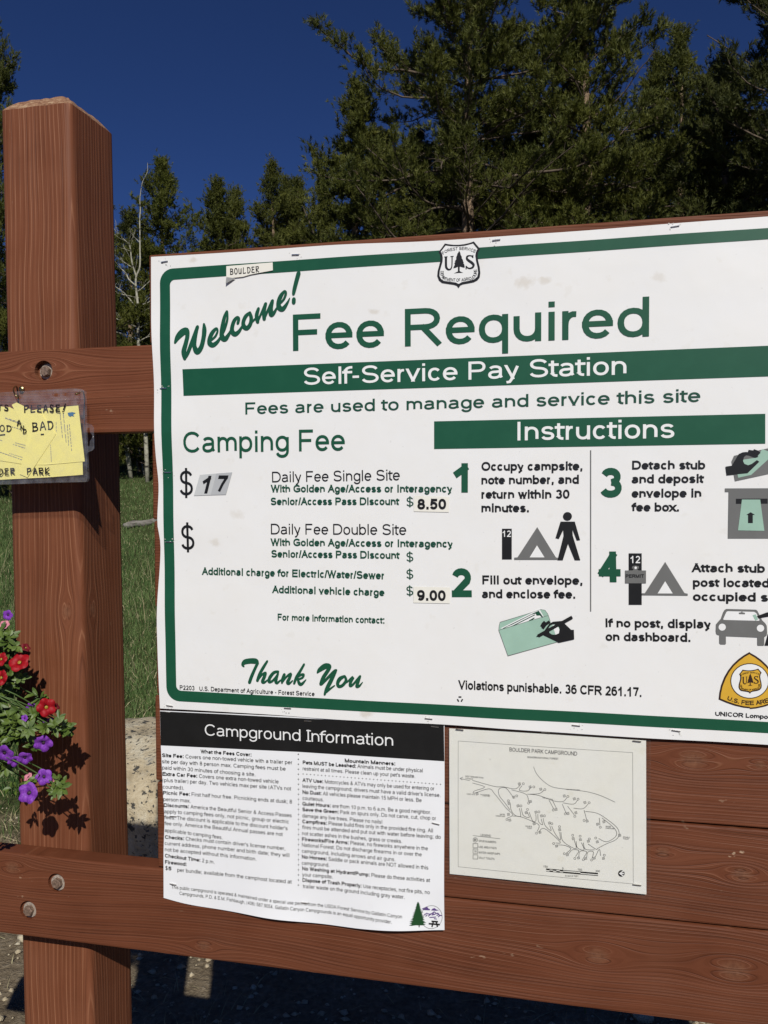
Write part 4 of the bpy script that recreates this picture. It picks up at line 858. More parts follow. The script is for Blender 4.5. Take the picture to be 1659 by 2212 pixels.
# ------------------------------------------------------------------ the laminated campground map
mp = thing('campground_map', 'yellowed laminated campground map stapled to bare planks beside the information sheet', 'map', (.0, 0, EYE-.6))
def wave_map(x, z): return .0024+.0010*math.sin(x*16+2)+.0010*math.sin(z*13+x*6)+.0010
LT = [cP('B7', *p) for p in ((72, 138), (560, 162), (1080, 196))]; LB = [cP('B7', *p) for p in ((74, 885), (560, 928), (1078, 985))]
sheet('lamination', LT, LB, [LT[0], LB[0]], [LT[-1], LB[-1]], lambda x, z: wave_map(x, z)+.0006, M['laminate'], mp, 30, 24, .0002)
MT = [cP('B7', *p) for p in ((88, 145), (560, 172), (1057, 206))]; MBt = [cP('B7', *p) for p in ((90, 862), (560, 906), (1058, 961))]
sheet('map_sheet', MT, MBt, [MT[0], MBt[0]], [MT[-1], MBt[-1]], wave_map, M['map_paper'], mp, 30, 24, .0002)
def MP(k=0): return Print(wave_map, .00015+.00012*k)
def ml(L, hw, name='road_line', m=None, sm=4):
    pr = MP(0)
    for i, s in enumerate(L):
        q = smooth_path(s, sm) if len(s) > 2 and sm else s
        pr.strip([cP('C9', *p) for p in q], hw, i*5e-6)
    return pr.build(name, m or M['pencil'], mp)
def mt(s, x0, y0, x1, y1, cap, w=.15):
    p0, p1 = cP('C9', x0, y0), cP('C9', x1, y1); pr = MP(1); text(pr, [(s, w)], p0, p1, cP('C9', x0, y0-cap)[1]-p0[1]); pr.build('map_lettering', M['pencil'], mp)
ml([[(126, 145), (1448, 234)], [(1448, 234), (1452, 1225)], [(1452, 1225), (126, 1098)], [(126, 1098), (126, 145)]], .00022, 'map_frame', None, 0)
mt('BOULDER PARK CAMPGROUND', 515, 222, 1027, 255, 30); mt('BIGHORN NATIONAL FOREST', 652, 272, 886, 285, 14)
ml([[(697, 337), (720, 390), (770, 445), (840, 490), (950, 508), (1090, 525), (1200, 555), (1315, 607)]], .00032, 'creek_line')
ml([[(140, 428), (215, 445)], [(140, 428), (162, 418)], [(140, 428), (158, 440)]], .0003, 'arrow_line')
ml([[(235, 442), (400, 487), (470, 490), (560, 505), (600, 470)], [(235, 462), (328, 492), (250, 522), (252, 538), (360, 505), (400, 540), (450, 600), (490, 650), (540, 700), (500, 725)], [(430, 520), (445, 500), (490, 500), (545, 570)], [(430, 520), (440, 560), (480, 610), (520, 665)],
    [(530, 512), (640, 545), (660, 600)], [(610, 480), (590, 515), (650, 520), (680, 490)], [(665, 545), (740, 555), (850, 595), (920, 600), (950, 570)], [(650, 545), (740, 540), (775, 515)], [(815, 590), (850, 655)], [(840, 590), (870, 650)], [(920, 610), (1000, 620), (1030, 590)], [(915, 620), (945, 690)], [(955, 635), (1005, 700)],
    [(1000, 650), (1070, 655), (1110, 620)], [(1080, 665), (1100, 740)], [(1090, 675), (1180, 690), (1260, 740), (1330, 800), (1345, 850), (1320, 890), (1250, 920), (1190, 950), (1170, 960), (1110, 920)], [(1195, 725), (1200, 780)], [(1215, 725), (1290, 785), (1325, 830), (1315, 870), (1250, 905), (1190, 880)],
    [(520, 610), (530, 670), (560, 705), (600, 710), (590, 650)], [(605, 650), (620, 705), (665, 720), (650, 680)], [(665, 680), (690, 745), (715, 745), (715, 695)], [(730, 695), (735, 750), (765, 775), (755, 730)], [(770, 725), (785, 780), (830, 820), (820, 780)], [(835, 785), (860, 840), (900, 890), (895, 830)], [(905, 830), (915, 890), (960, 930), (1020, 955), (1005, 890)],
    [(540, 710), (600, 715), (690, 750), (740, 780), (725, 825)], [(740, 830), (760, 805), (800, 815), (900, 905), (865, 912)], [(870, 928), (930, 930), (980, 955), (945, 990)], [(960, 1000), (990, 965), (1040, 970), (1015, 1015)], [(1040, 1015), (1050, 975), (1100, 980), (1075, 1025)], [(1100, 1020), (1110, 980), (1150, 980), (1140, 1030)], [(1165, 1020), (1195, 960), (1205, 1010)], [(1020, 900), (1030, 950), (1080, 965), (1060, 910)], [(1075, 910), (1090, 960), (1160, 965)]], .00034)
pr = MP(0)
for (x, y) in ((590, 467), (672, 490), (752, 507), (548, 568), (674, 600), (512, 615), (580, 633), (642, 684), (716, 680), (758, 708), (818, 762), (895, 813), (868, 660), (958, 690), (1018, 685), (1103, 748), (930, 558), (1006, 580), (1086, 608), (518, 741), (746, 832), (872, 936), (998, 880), (1052, 888), (1112, 900), (1180, 905), (952, 1002), (1038, 1026), (1092, 1030), (1156, 1028), (1226, 1030), (1182, 772), (1230, 754), (508, 698), (270, 544), (702, 768), (1350, 857)):
    pr.strip([cP('C9', x+11*math.cos(R(t)), y+11*math.sin(R(t))) for t in (30, 120, 210, 300)], .0003, 0, True); pr.conv([cP('C9', x+4*math.cos(R(t)), y+4*math.sin(R(t))) for t in (30, 120, 210, 300)])
for (x, y) in ((620, 466), (699, 490), (783, 510), (570, 558), (660, 612), (507, 595), (602, 633), (652, 660), (738, 678), (780, 708), (836, 767), (894, 790), (847, 664), (938, 693), (1010, 712), (1080, 744), (957, 562), (1034, 583), (1118, 610), (496, 737), (720, 839), (850, 917), (994, 855), (1050, 862), (1120, 883), (1168, 876), (930, 994), (1010, 1030), (1074, 1040), (1137, 1042), (1233, 1006), (1203, 795), (255, 893)):
    pr.strip([cP('C9', x+8*math.cos(R(t)), y+8*math.sin(R(t))) for t in range(0, 360, 45)], .0003, 0, True)
pr.build('map_symbols', M['pencil'], mp)
for s, a, b, c, d, cp in (('WEST TENSLEEP ROAD', 180, 416, 318, 428, 11), ('1/4 MILE', 180, 432, 238, 437, 11), ('HOST SITE', 192, 550, 255, 554, 10), ('BULLETIN BOARD', 296, 552, 366, 556, 8), ('& FEE TUBE', 312, 562, 366, 565, 8), ('WATER', 442, 702, 482, 704, 10), ('HANDPUMP', 412, 714, 482, 718, 10), ('DOUBLE', 637, 790, 686, 794, 10), ('TOILET', 648, 804, 686, 808, 10),
        ('WEST TENSLEEP CREEK', 945, 512, 1048, 518, 8), ('ONE WAY ROAD', 765, 574, 845, 590, 9), ('WATER', 1243, 793, 1283, 797, 10), ('HANDPUMP', 1243, 806, 1312, 812, 10), ('DOUBLE', 1375, 874, 1425, 880, 10), ('TOILET', 1375, 887, 1418, 892, 10),
        ('LEGEND', 297, 862, 375, 869, 16), ('SPUR NUMBERS', 282, 908, 415, 917, 16), ('USE AREA PADS', 282, 953, 418, 962, 16), ('WATER HANDPUMPS', 282, 995, 445, 1006, 16), ('VAULT TOILETS', 282, 1035, 402, 1045, 16), ('150', 772, 1098, 805, 1101, 16), ('0', 914, 1112, 925, 1113, 16), ('150', 1032, 1121, 1065, 1124, 16), ('300', 1165, 1132, 1200, 1135, 16), ('SCALE OF FEET', 937, 1166, 1038, 1170, 11), ('B', 250, 900, 261, 901, 14), ('W', 249, 985, 268, 986, 14)): mt(s, a, b, c, d, cp)
ml([[(238, 860), (445, 883)]], .0003, 'legend_rule', None, 0)
pr = MP(1)
for (x, y) in ((257, 937), (257, 978), (257, 1022)): pr.strip([cP('C9', x+18*sx, y+16*sy) for sx, sy in ((-1, -1), (1, -1), (1, 1), (-1, 1))], .0003, 0, True)
pr.strip([cP('C9', 256+17*math.cos(R(t)), 893+17*math.sin(R(t))) for t in range(0, 360, 30)], .0003, 0, True)
bar = lambda a, b, o0, o1: pr.conv([cP('C9', a, 1108+(a-793)*.085+o0), cP('C9', b, 1108+(b-793)*.085+o0), cP('C9', b, 1108+(b-793)*.085+o1), cP('C9', a, 1108+(a-793)*.085+o1)])
for a, b, u in ((793, 819, 0), (819, 845, 1), (845, 870, 0), (870, 896, 1), (896, 922, 0), (922, 1052, 1), (1052, 1185, 0)): bar(a, b, 10*u, 10*u+9)
pr.strip([cP('C9', 793, 1108), cP('C9', 1185, 1141), cP('C9', 1185, 1160), cP('C9', 793, 1127)], .0003, 0, True)
pr.conv([cP('C9', 1362+25*math.cos(R(t)), 1145+25*math.sin(R(t))) for t in range(0, 360, 20)]); pr.build('scale_bar', M['black'], mp)
pr = MP(2); pr.strip([cP('C9', *p) for p in ((1378, 1125), (1350, 1145), (1378, 1165))], .0008); pr.strip([cP('C9', 1352, 1145), cP('C9', 1382, 1145)], .0008, 2e-5); pr.build('north_arrow', M['white_ink'], mp)
for x, y, a in ((140, 150, -.05), (562, 163, -.05), (1012, 207, -.05), (1012, 911, -.02)):
    q = cP('B7', x, y); staple(mp, q[0], q[1], -(wave_map(*q)+.0014), a)
# ------------------------------------------------------------------ plastic pouch with yellow comment cards
PYF, PYB = -.0325, -.0265
pouch = thing('plastic_pouch', 'clear vinyl pouch with marker writing, hung from hooks on the upper rail', 'pouch', tuple(cY('A6', 200, 1900, PYF)))
def film(name, loops, y, m, parent, wav=.0008):
    V = []; L3 = [[Vector((*q, 0)) for q in lp] for lp in loops]
    for lp in loops: V += [(q[0], y-wav*math.sin(q[0]*70+q[1]*40), q[1]) for q in lp]
    F = [tuple(t) for t in tessellate_polygon(L3)]
    o = link(name, mesh(name, V, F), parent, [m]); s = o.modifiers.new('solidify', 'SOLIDIFY'); s.thickness = .0005; s.offset = 0; return o
aP = lambda *a: [(lambda p: (p.x, p.z))(cY('A6', x, y, PYF)) for x, y in a]
def hole(cx, cy, rx, ry): return aP(*[(cx+rx*math.cos(R(t)), cy+ry*math.sin(R(t))) for t in range(0, 360, 30)])
front = aP((-1150, 650), (0, 560), (500, 525), (1080, 497), (1230, 505), (1262, 540), (1275, 1000), (1300, 1500), (1312, 1850), (1290, 1895), (800, 1905), (0, 1935), (-1150, 2010))
film('front_film', [front, hole(255, 625, 32, 30), hole(830, 590, 50, 30), hole(968, 580, 30, 30), hole(1138, 570, 36, 32)], PYF, M['clear'], pouch)
film('back_film', [[(x, z) for x, z in front], hole(255, 625, 32, 30), hole(830, 590, 50, 30), hole(968, 580, 30, 30), hole(1138, 570, 36, 32)], PYB, M['clear'], pouch)
film('hang_tab', [aP((1276, 1000), (1310, 1018), (1370, 1040), (1395, 1085), (1402, 1390), (1378, 1422), (1320, 1440), (1298, 1470)), aP((1300, 1085), (1328, 1080), (1338, 1150), (1372, 1200), (1366, 1240), (1336, 1285), (1332, 1350), (1302, 1365), (1290, 1320), (1286, 1110))], PYF+.003, M['clear'], pouch, .0003)
# rolled rims where the films are welded
rim = MB()
P3 = lambda x, y, Y=PYF+.003: cY('A6', x, y, Y)
rim.tube([P3(-1150, 655), P3(0, 562), P3(500, 528), P3(1080, 500), P3(1230, 508), P3(1262, 545), P3(1276, 1000), P3(1300, 1500), P3(1310, 1850), P3(1288, 1893), P3(800, 1905), P3(0, 1934), P3(-1150, 2008)], .0011, 6)
rim.tube([P3(-1150, 775), P3(0, 700), P3(600, 672), P3(1255, 645)], .0009, 5)
rim.tube([P3(1395, 1085), P3(1402, 1390), P3(1378, 1424), P3(1310, 1450)], .0008, 5)
rim.build('welded_rim', M['clear'], pouch, True)
def card(pts, y, label, lines_=()):
    o = film('comment_card', [[(lambda p: (p.x, p.z))(cY('A6', *q, y)) for q in pts]], y, M['yellow'], None, .0004); tag(o, label, 'card', 'comment cards in the pouch'); o['_w'] = (0, 0, 0)
    if lines_:
        pr = Print(lambda x, z: -y+.0004*math.sin(x*70+z*40), .0005); rs_ = random.Random(len(lines_))
        for (a, b, c, d, h) in lines_:
            n = 9; 
            for k in range(n):
                t0, t1 = k/n, (k+rs_.uniform(.6, .9))/n; p, q = cY('A6', a+(c-a)*t0, b+(d-b)*t0, y), cY('A6', a+(c-a)*t1, b+(d-b)*t1, y); pr.strip([(p.x, p.z), (q.x, q.z)], h)
        pr.build('print_lines', M['mid_grey'], o)
    return o
card([(-500, 1480), (200, 1300), (600, 1500), (1240, 1600), (1245, 1790), (700, 1830), (-500, 1890)], -.0298, 'yellow comment card lying flat along the pouch bottom')
c1 = card([(470, 830), (590, 800), (1175, 750), (1275, 1590), (690, 1640), (380, 1640)], -.0306, 'yellow comment card with a small blue logo, upright in the pouch', [(1045, 1030, 1085, 1500, .0006), (1015, 1040, 1045, 1540, .0006), (955, 880, 1020, 1560, .0006), (905, 860, 960, 1450, .0006), (880, 1320, 890, 1580, .0006), (845, 1000, 850, 1500, .0005), (760, 1340, 775, 1600, .0005)])
pr = Print(lambda x, z: .0306, .0009); bl = ink('blue_logo_ink', (.05, .16, .30)); aP2 = lambda *a: [(lambda p: (p.x, p.z))(cY('A6', x, y, -.0306)) for x, y in a]
pr.poly(aP2((1020, 860), (1090, 850), (1140, 862), (1100, 885), (1120, 915), (1080, 905), (1060, 920), (1030, 900))); pr.build('logo_print', bl, c1)
card([(-500, 730), (150, 775), (330, 870), (490, 1050), (520, 1150), (400, 1640), (-500, 1500)], -.0312, 'yellow comment card printed upside down, at the left of the pouch', [(-100, 880, 430, 1045, .0006), (80, 945, 300, 1020, .0006), (0, 1020, 320, 1110, .0006), (230, 1310, 425, 1360, .0006), (0, 1270, 410, 1400, .0006), (0, 1450, 340, 1570, .0006), (140, 1470, 370, 1540, .0005)])
card([(180, 740), (250, 705), (640, 900), (840, 1180), (410, 1830), (290, 1780), (420, 1200)], -.0317, 'creased yellow comment card folded across the middle of the pouch')
pr = Print(lambda x, z: -PYF+.0008*math.sin(x*70+z*40), .0004)
def hd(s, x0, y0, x1, y1, cap, hw): hand(pr, s, aP((x0, y0))[0], aP((x1, y1))[0], cap, hw)
hd('TS', -30, 825, 140, 825, .0085, .0010); hd('PLEASE!', 368, 852, 1010, 838, .0105, .0011); hd('OD', -5, 1135, 175, 1140, .0095, .0009); hd('A', 265, 1055, 330, 1050, .0085, .0008); hd('N', 318, 1120, 375, 1115, .0065, .0008); hd('D', 350, 1165, 405, 1165, .0065, .0008)
hd('BAD', 495, 1135, 805, 1100, .013, .0010); hd('DER', -10, 1790, 225, 1780, .0095, .0009); hd('PARK', 408, 1785, 755, 1775, .0095, .0010); pr.strip(aP((612, 1185), (660, 1183)), .0011); pr.strip(aP((-10, 1195), (75, 1187)), .0010)
pr.build('handwriting', M['marker'], pouch)
rs = random.Random(8); cr = MB()
for k in range(9):                            # torn, crumpled corner tape
    a = P3(1130+rs.uniform(0, 160), 1790+rs.uniform(0, 90), PYF-.001-rs.uniform(0, .003)); b = a+Vector((rs.uniform(-.008, .008), rs.uniform(-.002, .001), rs.uniform(-.006, .006))); c = a+Vector((rs.uniform(-.008, .008), rs.uniform(-.002, .001), rs.uniform(-.006, .006)))
    cr.add([a, b, c], [(0, 1, 2)])
cr.build('torn_tape', M['clear'], pouch)
for pts in ([(248, 462, .004), (245, 462, -.006), (222, 470, -.018), (203, 500, -.028), (208, 545, -.036), (232, 592, -.041), (262, 622, -.040), (284, 606, -.0365)], [(1250, 535, .004), (1245, 537, -.012), (1200, 552, -.030), (1160, 572, -.042), (1135, 578, -.040)], [(-800, 520, .004), (-800, 520, -.015), (-840, 560, -.032), (-820, 640, -.040), (-780, 650, -.036)]):
    q = smooth_path([tuple(cY('A6', x, y, Y)) for x, y, Y in pts], 4); MB().tube(q, .0013, 8).build('cup_hook', M['brass'], stand, True)
q = cY('A6', 335, 505, -.001); b = MB(); b.tube([(q.x, .01, q.z), (q.x, -.002, q.z), (q.x, -.0021, q.z), (q.x, -.0045, q.z), (q.x, -.0055, q.z)], [.002, .002, .0048, .0046, .0028], 12).build('screw', M['brass'], stand)

# ------------------------------------------------------------------ hanging basket of petunias beside the post
HBX, HBY, HBZ = -1.085, -.10, EYE-.36
basket = thing('hanging_flower_basket', 'hanging basket of red and purple petunias trailing across the post', 'flower basket', (HBX, HBY, HBZ-.16))
rs = random.Random(21)
b = MB(); ns = 20; vs = []
for k in range(7):
    a = R(-90+90*k/6); 
    for j in range(ns): t = 2*math.pi*j/ns; rr = .15*math.cos(a)*1.0+.004; vs.append((HBX+rr*math.cos(t), HBY+rr*math.sin(t), HBZ+.15*math.sin(a)))
b.add(vs, [(k*ns+j, k*ns+(j+1) % ns, (k+1)*ns+(j+1) % ns, (k+1)*ns+j) for k in range(6) for j in range(ns)]); b.build('coir_bowl', plain('coir', (.10, .06, .03), .95, .1, 0, .5, 120, .8), basket)
wr = MB(); top = Vector((HBX, HBY, EYE+.13))
for j in range(3): t = j*2.09+.3; wr.tube([(HBX+.152*math.cos(t), HBY+.152*math.sin(t), HBZ), top], .0012, 6)
wr.tube([(HBX, .004, EYE+.15), (HBX, HBY, EYE+.15), (HBX, HBY-.01, EYE+.135), top], .003, 6); wr.build('hanger_wire', M['rust_steel'], basket)
# foliage: rosettes of leaves on trailing stems
m, nt, bs = mat('petunia_leaf'); g = NG(nt); vec, X, Y, Z = g.coord(); n = g.noise(vec, 55.0, 3.0)
nt.links.new(g.ramp(n, [(.3, (.040, .075, .010)), (.7, (.110, .160, .026))]), bs.inputs['Base Color']); setp(bs, Roughness=.5); bs.inputs['Subsurface Weight'].default_value = .0
M['leaf'] = m
leafM = MB(); stemM = MB()
def leaf(p, d, up, L, W):
    d = d.normalized(); s = d.cross(up).normalized(); n_ = s.cross(d).normalized(); droop = rs.uniform(-.1, .35)
    P = lambda t, w: p+d*(L*t)+s*(W*w)-n_*(L*droop*t*t)+n_*(abs(w)*W*.25)
    leafM.add([P(0, 0), P(.25, -.35), P(.6, -.5), P(.88, -.25), P(1, 0), P(.88, .25), P(.6, .5), P(.25, .35), P(.3, 0), P(.65, 0)], [(0, 1, 8), (0, 8, 7), (1, 2, 9, 8), (8, 9, 6, 7), (2, 3, 4, 9), (9, 4, 5, 6)])
def rosette(p, out, n=9, L=.017):
    out = out.normalized(); a = out.orthogonal().normalized(); b_ = out.cross(a)
    for k in range(n):
        t = k*2.4+rs.uniform(-.4, .4); e = rs.uniform(.15, .9); d = (a*math.cos(t)+b_*math.sin(t))*math.cos(e)+out*math.sin(e); leaf(p+out*rs.uniform(-.012, .008), d, out, L*rs.uniform(.6, 1.25), L*rs.uniform(.38, .55))
spots = [('D3', x, y) for x, y in ((250, 800), (90, 850), (170, 1180), (250, 1380), (40, 640), (60, 1000), (600, 1580), (270, 1950), (480, 1880), (940, 1940), (1000, 2080), (420, 2060), (620, 1870), (100, 2100), (60, 1800), (150, 1500), (30, 520), (330, 1280), (1060, 2050), (860, 2060), (30, 1450))]
spots += [('D4', x, y) for x, y in ((200, 60), (450, 180), (250, 260), (640, 400), (1150, 80), (1300, 120), (700, 1090), (1170, 1100), (1060, 1290), (1190, 1250), (110, 850), (40, 780), (560, 1120), (265, 1250), (330, 60), (560, 100), (30, 230), (380, 250), (900, 60), (60, 480))]
for c, x, y in spots:
    dep = rs.uniform(-.085, -.035); p = cY(c, x, y, dep); out = Vector((rs.uniform(-.2, .8), rs.uniform(-1, -.4), rs.uniform(.1, .8)))
    rosette(p, out, rs.choice((8, 10, 12)), .0155)
    if x > 450 or y > 1500 or rs.random() < .3:
        q = p+Vector((-.05, .02, .01)); r_ = Vector((-.955, -.07, min(p.z+.05, HBZ+.1))); pts = smooth_path([tuple(r_), tuple((r_+p)/2+Vector((0, -.015, .02))), tuple(q), tuple(p)], 4); stemM.tube(pts, .0011, 5)
for k in range(70):                           # inner foliage next to the post
    x, y = rs.uniform(-260, 330), rs.uniform(520, 2350)
    if y < 900: x = min(x, 150)
    p = cY('D3', x, y, rs.uniform(-.075, .0)); rosette(p, Vector((rs.uniform(-.2, .7), rs.uniform(-1, -.3), rs.uniform(.0, .8))), 10, .016)
for k in range(150):                          # the rest of the plant, out of the frame and inside
    t = rs.uniform(0, 2*math.pi); rr = .17*math.sqrt(rs.random()); z = HBZ+.02+rs.uniform(-.16, .10)*(rr/.17); p = Vector((HBX+rr*1.05*math.cos(t), HBY+rr*.8*math.sin(t)+.01, z)); rosette(p, Vector((math.cos(t), math.sin(t)-.4, .5)), 9, .017)
leafM.build('foliage', M['leaf'], basket, False, 'stuff'); stemM.build('stems', plain('petunia_stem', (.07, .12, .03), .6), basket, True)
def petal_mat(name, c, c2):
    m, nt, bs = mat(name); g = NG(nt); vec, X, Y, Z = g.coord('Generated'); n = g.noise(vec, 9.0, 3.0)
    nt.links.new(g.mix(g.map(n, .3, .7), c, c2), bs.inputs['Base Color']); setp(bs, Roughness=.55); bs.inputs['Specular IOR Level'].default_value = .2; return m
PET = {'red': petal_mat('red_petal', (.20, .002, .006), (.34, .006, .012)), 'purple': petal_mat('purple_petal', (.115, .022, .26), (.245, .058, .42)), 'pink': petal_mat('pink_petal', (.50, .14, .22), (.62, .26, .30)), 'dark': petal_mat('dark_red_petal', (.10, .008, .014), (.20, .015, .02))}
M['throat'] = plain('flower_throat', (.30, .20, .02), .6); M['throat_p'] = plain('flower_throat_dark', (.035, .012, .03), .6)
def flower(c, x, y, rad_px, kind, dirv, dep):
    p = cY(c, x, y, dep); rad = rad_px*CROP[c][2]/1.8228/1833*1.33*1.02; d = Vector(dirv).normalized(); a = d.orthogonal().normalized(); b_ = d.cross(a); n = 40; V = []; rings = [(0.10, -.55), (.16, -.22), (.34, -.04), (.62, .06), (.86, .06), (1.0, -.02)]
    ph = rs.uniform(0, 6.28); wob = [rs.uniform(-.06, .06) for _ in range(5)]
    for q, (rr, h) in enumerate(rings):
        for j in range(n):
            t = 2*math.pi*j/n; lob = abs(math.cos(2.5*(t+ph))); k = rr*(1-.20*(q >= 4)*(1-lob)**1.0-.06*(q == 3)*(1-lob)); hh = h+(q >= 3)*(.10*(1-lob)*(-1)+wob[int(5*t/6.2832) % 5]+.05*math.sin(5*t+ph*3)*(q-2)*.5)
            V.append(p+(a*math.cos(t)+b_*math.sin(t))*rad*k+d*rad*hh)
    F = [(q*n+j, q*n+(j+1) % n, (q+1)*n+(j+1) % n, (q+1)*n+j) for q in range(len(rings)-1) for j in range(n)]
    o = link('flower', mesh('flower', V, F, True), basket, [PET[kind]]); o['label'] = {'red': 'bright red petunia bloom', 'purple': 'violet petunia bloom', 'pink': 'faded pink petunia bloom', 'dark': 'dark red half-closed bloom'}[kind]
    t_ = MB(); vs = [p+(a*math.cos(2*math.pi*j/10)+b_*math.sin(2*math.pi*j/10))*rad*.17-d*rad*.10 for j in range(10)]+[p-d*rad*.02]
    t_.add(vs, [(j, (j+1) % 10, 10) for j in range(10)]); t_.build('throat', M['throat' if kind in ('red', 'dark') else 'throat_p'], o)
    MB().tube([p-d*rad*.2, p-d*rad*.7, p-d*rad*1.1+Vector((-.004, .004, -.002))], [rad*.13, rad*.09, rad*.05], 6).build('calyx', M['leaf'], o, True)
f_ = (.25, -1, .25)
for a in (('D3', 300, 1030, 165, 'red', (.2, -1, .75), -.085), ('D3', 10, 985, 110, 'red', (.1, -1, .4), -.09), ('D3', 5, 1280, 130, 'red', (-.1, -1, .3), -.095), ('D3', 735, 1750, 150, 'red', (.75, -1, .2), -.07), ('D3', 890, 1765, 80, 'dark', (1, -.1, .1), -.055), ('D3', 415, 800, 80, 'dark', (.8, -.2, .6), -.06), ('D3', 120, 290, 85, 'purple', (.2, -1, .0), -.06), ('D3', 70, 435, 80, 'pink', (.3, -.8, .8), -.07),
          ('D3', 500, 1760, 95, 'purple', (.3, -1, -.3), -.045), ('D3', 385, 1925, 60, 'purple', (.1, -1, .3), -.08), ('D3', 765, 2010, 120, 'purple', (.6, -1, -.5), -.045), ('D3', 170, 740, 60, 'red', (.9, -.5, .2), -.06),
          ('D4', 830, 385, 185, 'purple', (.35, -1, -.35), -.075), ('D4', 70, 580, 190, 'purple', (.15, -1, -.35), -.095), ('D4', 285, 730, 130, 'purple', (.7, -.9, -.5), -.085), ('D4', 480, 670, 150, 'purple', (.5, -1, -.55), -.08), ('D4', 540, 1340, 205, 'purple', (.05, -1, .30), -.09), ('D4', 850, 1030, 160, 'purple', (.6, -1, .15), -.07), ('D4', 535, 1020, 100, 'pink', (-.3, -.6, .7), -.065), ('D4', 1060, 1070, 70, 'pink', (.9, -.3, .2), -.055), ('D4', 930, 40, 70, 'purple', (.6, -1, 0), -.06)): flower(*a)
# ------------------------------------------------------------------ places on the terrain
def at_depth(x, y, Y): return onY(x, y, Y)
def foot(xpx, Y):                            # ground point under picture column x at board-distance Y
    v = ray(xpx, 1060); t = (Y+CAM_D)/v.y; p = CAMP+v*t; return Vector((p.x, Y, ground_h(p.x, Y)))
def vnoise(p, s, seed=0):
    from mathutils import noise
    return noise.noise(Vector(p)*s+Vector((seed*7.1, seed*3.3, seed*1.7)))
# ------------------------------------------------------------------ boulders and a grey log
def rock_mat(name, lichen=1.0):
    m, nt, b = mat(name); g = NG(nt); vec, X, Y, Z = g.coord()
    n = g.noise(vec, 6.0, 6.0, .65); n2 = g.noise(vec, 40.0, 5.0, .7); sp = g.map(g.noise(vec, 21.0, 3.0, .55, .2), .60, .64); sp2 = g.map(g.noise(vec, 58.0, 2.0, .5, .2), .61, .65)
    c = g.ramp(g.m('ADD', g.m('MULTIPLY', n, .6), g.m('MULTIPLY', n2, .4)), [(.3, (.22, .17, .10)), (.5, (.46, .38, .25)), (.7, (.62, .57, .44))])
    c = g.mix(g.m('MULTIPLY', g.m('MAXIMUM', sp, sp2), lichen*.92), c, (.022, .024, .026))
    c = g.mix(g.map(g.noise(vec, 9.0, 3.0), .6, .7, 0.0, .5), c, (.36, .36, .32))
    nt.links.new(c, b.inputs['Base Color']); setp(b, Roughness=.9); g.bump(g.m('ADD', n, n2), .7, .02, b); return m
M['rock'] = rock_mat('lichened_granite'); M['pebble'] = rock_mat('gravel_stone', .1)
def rock(name, c, size, seed, m, sub=5):
    bm = bmesh.new(); bmesh.ops.create_icosphere(bm, subdivisions=sub, radius=1.0)
    for v in bm.verts:
        p = v.co.normalized(); q = Vector((math.copysign(abs(p.x)**.75, p.x), math.copysign(abs(p.y)**.75, p.y), math.copysign(abs(p.z)**.7, p.z)))
        k = 1+.22*vnoise(p, 1.2, seed)+.09*vnoise(p, 3.1, seed+1)+.03*vnoise(p, 9, seed+2); v.co = Vector((q.x*size[0]*k, q.y*size[1]*k, q.z*size[2]*k))+Vector(c)
    me = bpy.data.meshes.new(name); bm.to_mesh(me); bm.free()
    for p in me.polygons: p.use_smooth = True
    return link(name, me, None, [m])
bp = at_depth(318, 1650, 2.45)
tag(rock('boulder', (bp.x+.05, 2.42, .12), (.60, .42, .365), 9, M['rock']), 'pale boulder spotted with dark lichen, behind the post and board', 'boulder')
# ------------------------------------------------------------------ gravel and litter
def scatter_gravel():
    r = np.random.default_rng(4); V = []; F = []
    base = np.array([(1, 0, 0), (-1, 0, 0), (0, 1, 0), (0, -1, 0), (0, 0, 1), (0, 0, -1)], float); fc = [(0, 2, 4), (2, 1, 4), (1, 3, 4), (3, 0, 4), (2, 0, 5), (1, 2, 5), (3, 1, 5), (0, 3, 5)]
    for i in range(7000):
        x, y = r.uniform(-3.2, 1.6), r.uniform(-.6, 3.6); s = .004+.012*r.random()**3; b = len(V)
        q = base*r.uniform(.6, 1.3, (6, 1))*s*np.array((1.2, 1, .7)); a = r.uniform(0, 6.28); c_, s_ = math.cos(a), math.sin(a); z = ground_h(x, y)
        V += [(x+c_*p[0]-s_*p[1], y+s_*p[0]+c_*p[1], z+p[2]+s*.3) for p in q]; F += [tuple(b+k for k in f) for f in fc]
    o = link('gravel', npmesh('gravel', V, F), None, [M['pebble']]); tag(o, 'small pale stones and grit scattered on bare soil', 'gravel', None, 'stuff')
scatter_gravel()
rs = random.Random(77)
for i in range(16):
    x, y = rs.uniform(-2.6, .9), rs.uniform(.7, 3.0); s = rs.uniform(.018, .05)
    tag(rock('stone', (x, y, ground_h(x, y)+s*.35), (s*1.3, s, s*.7), i, M['pebble'], 2), 'fist-sized pale stone lying on the bare soil under the sign', 'stone', 'loose stones under the sign')
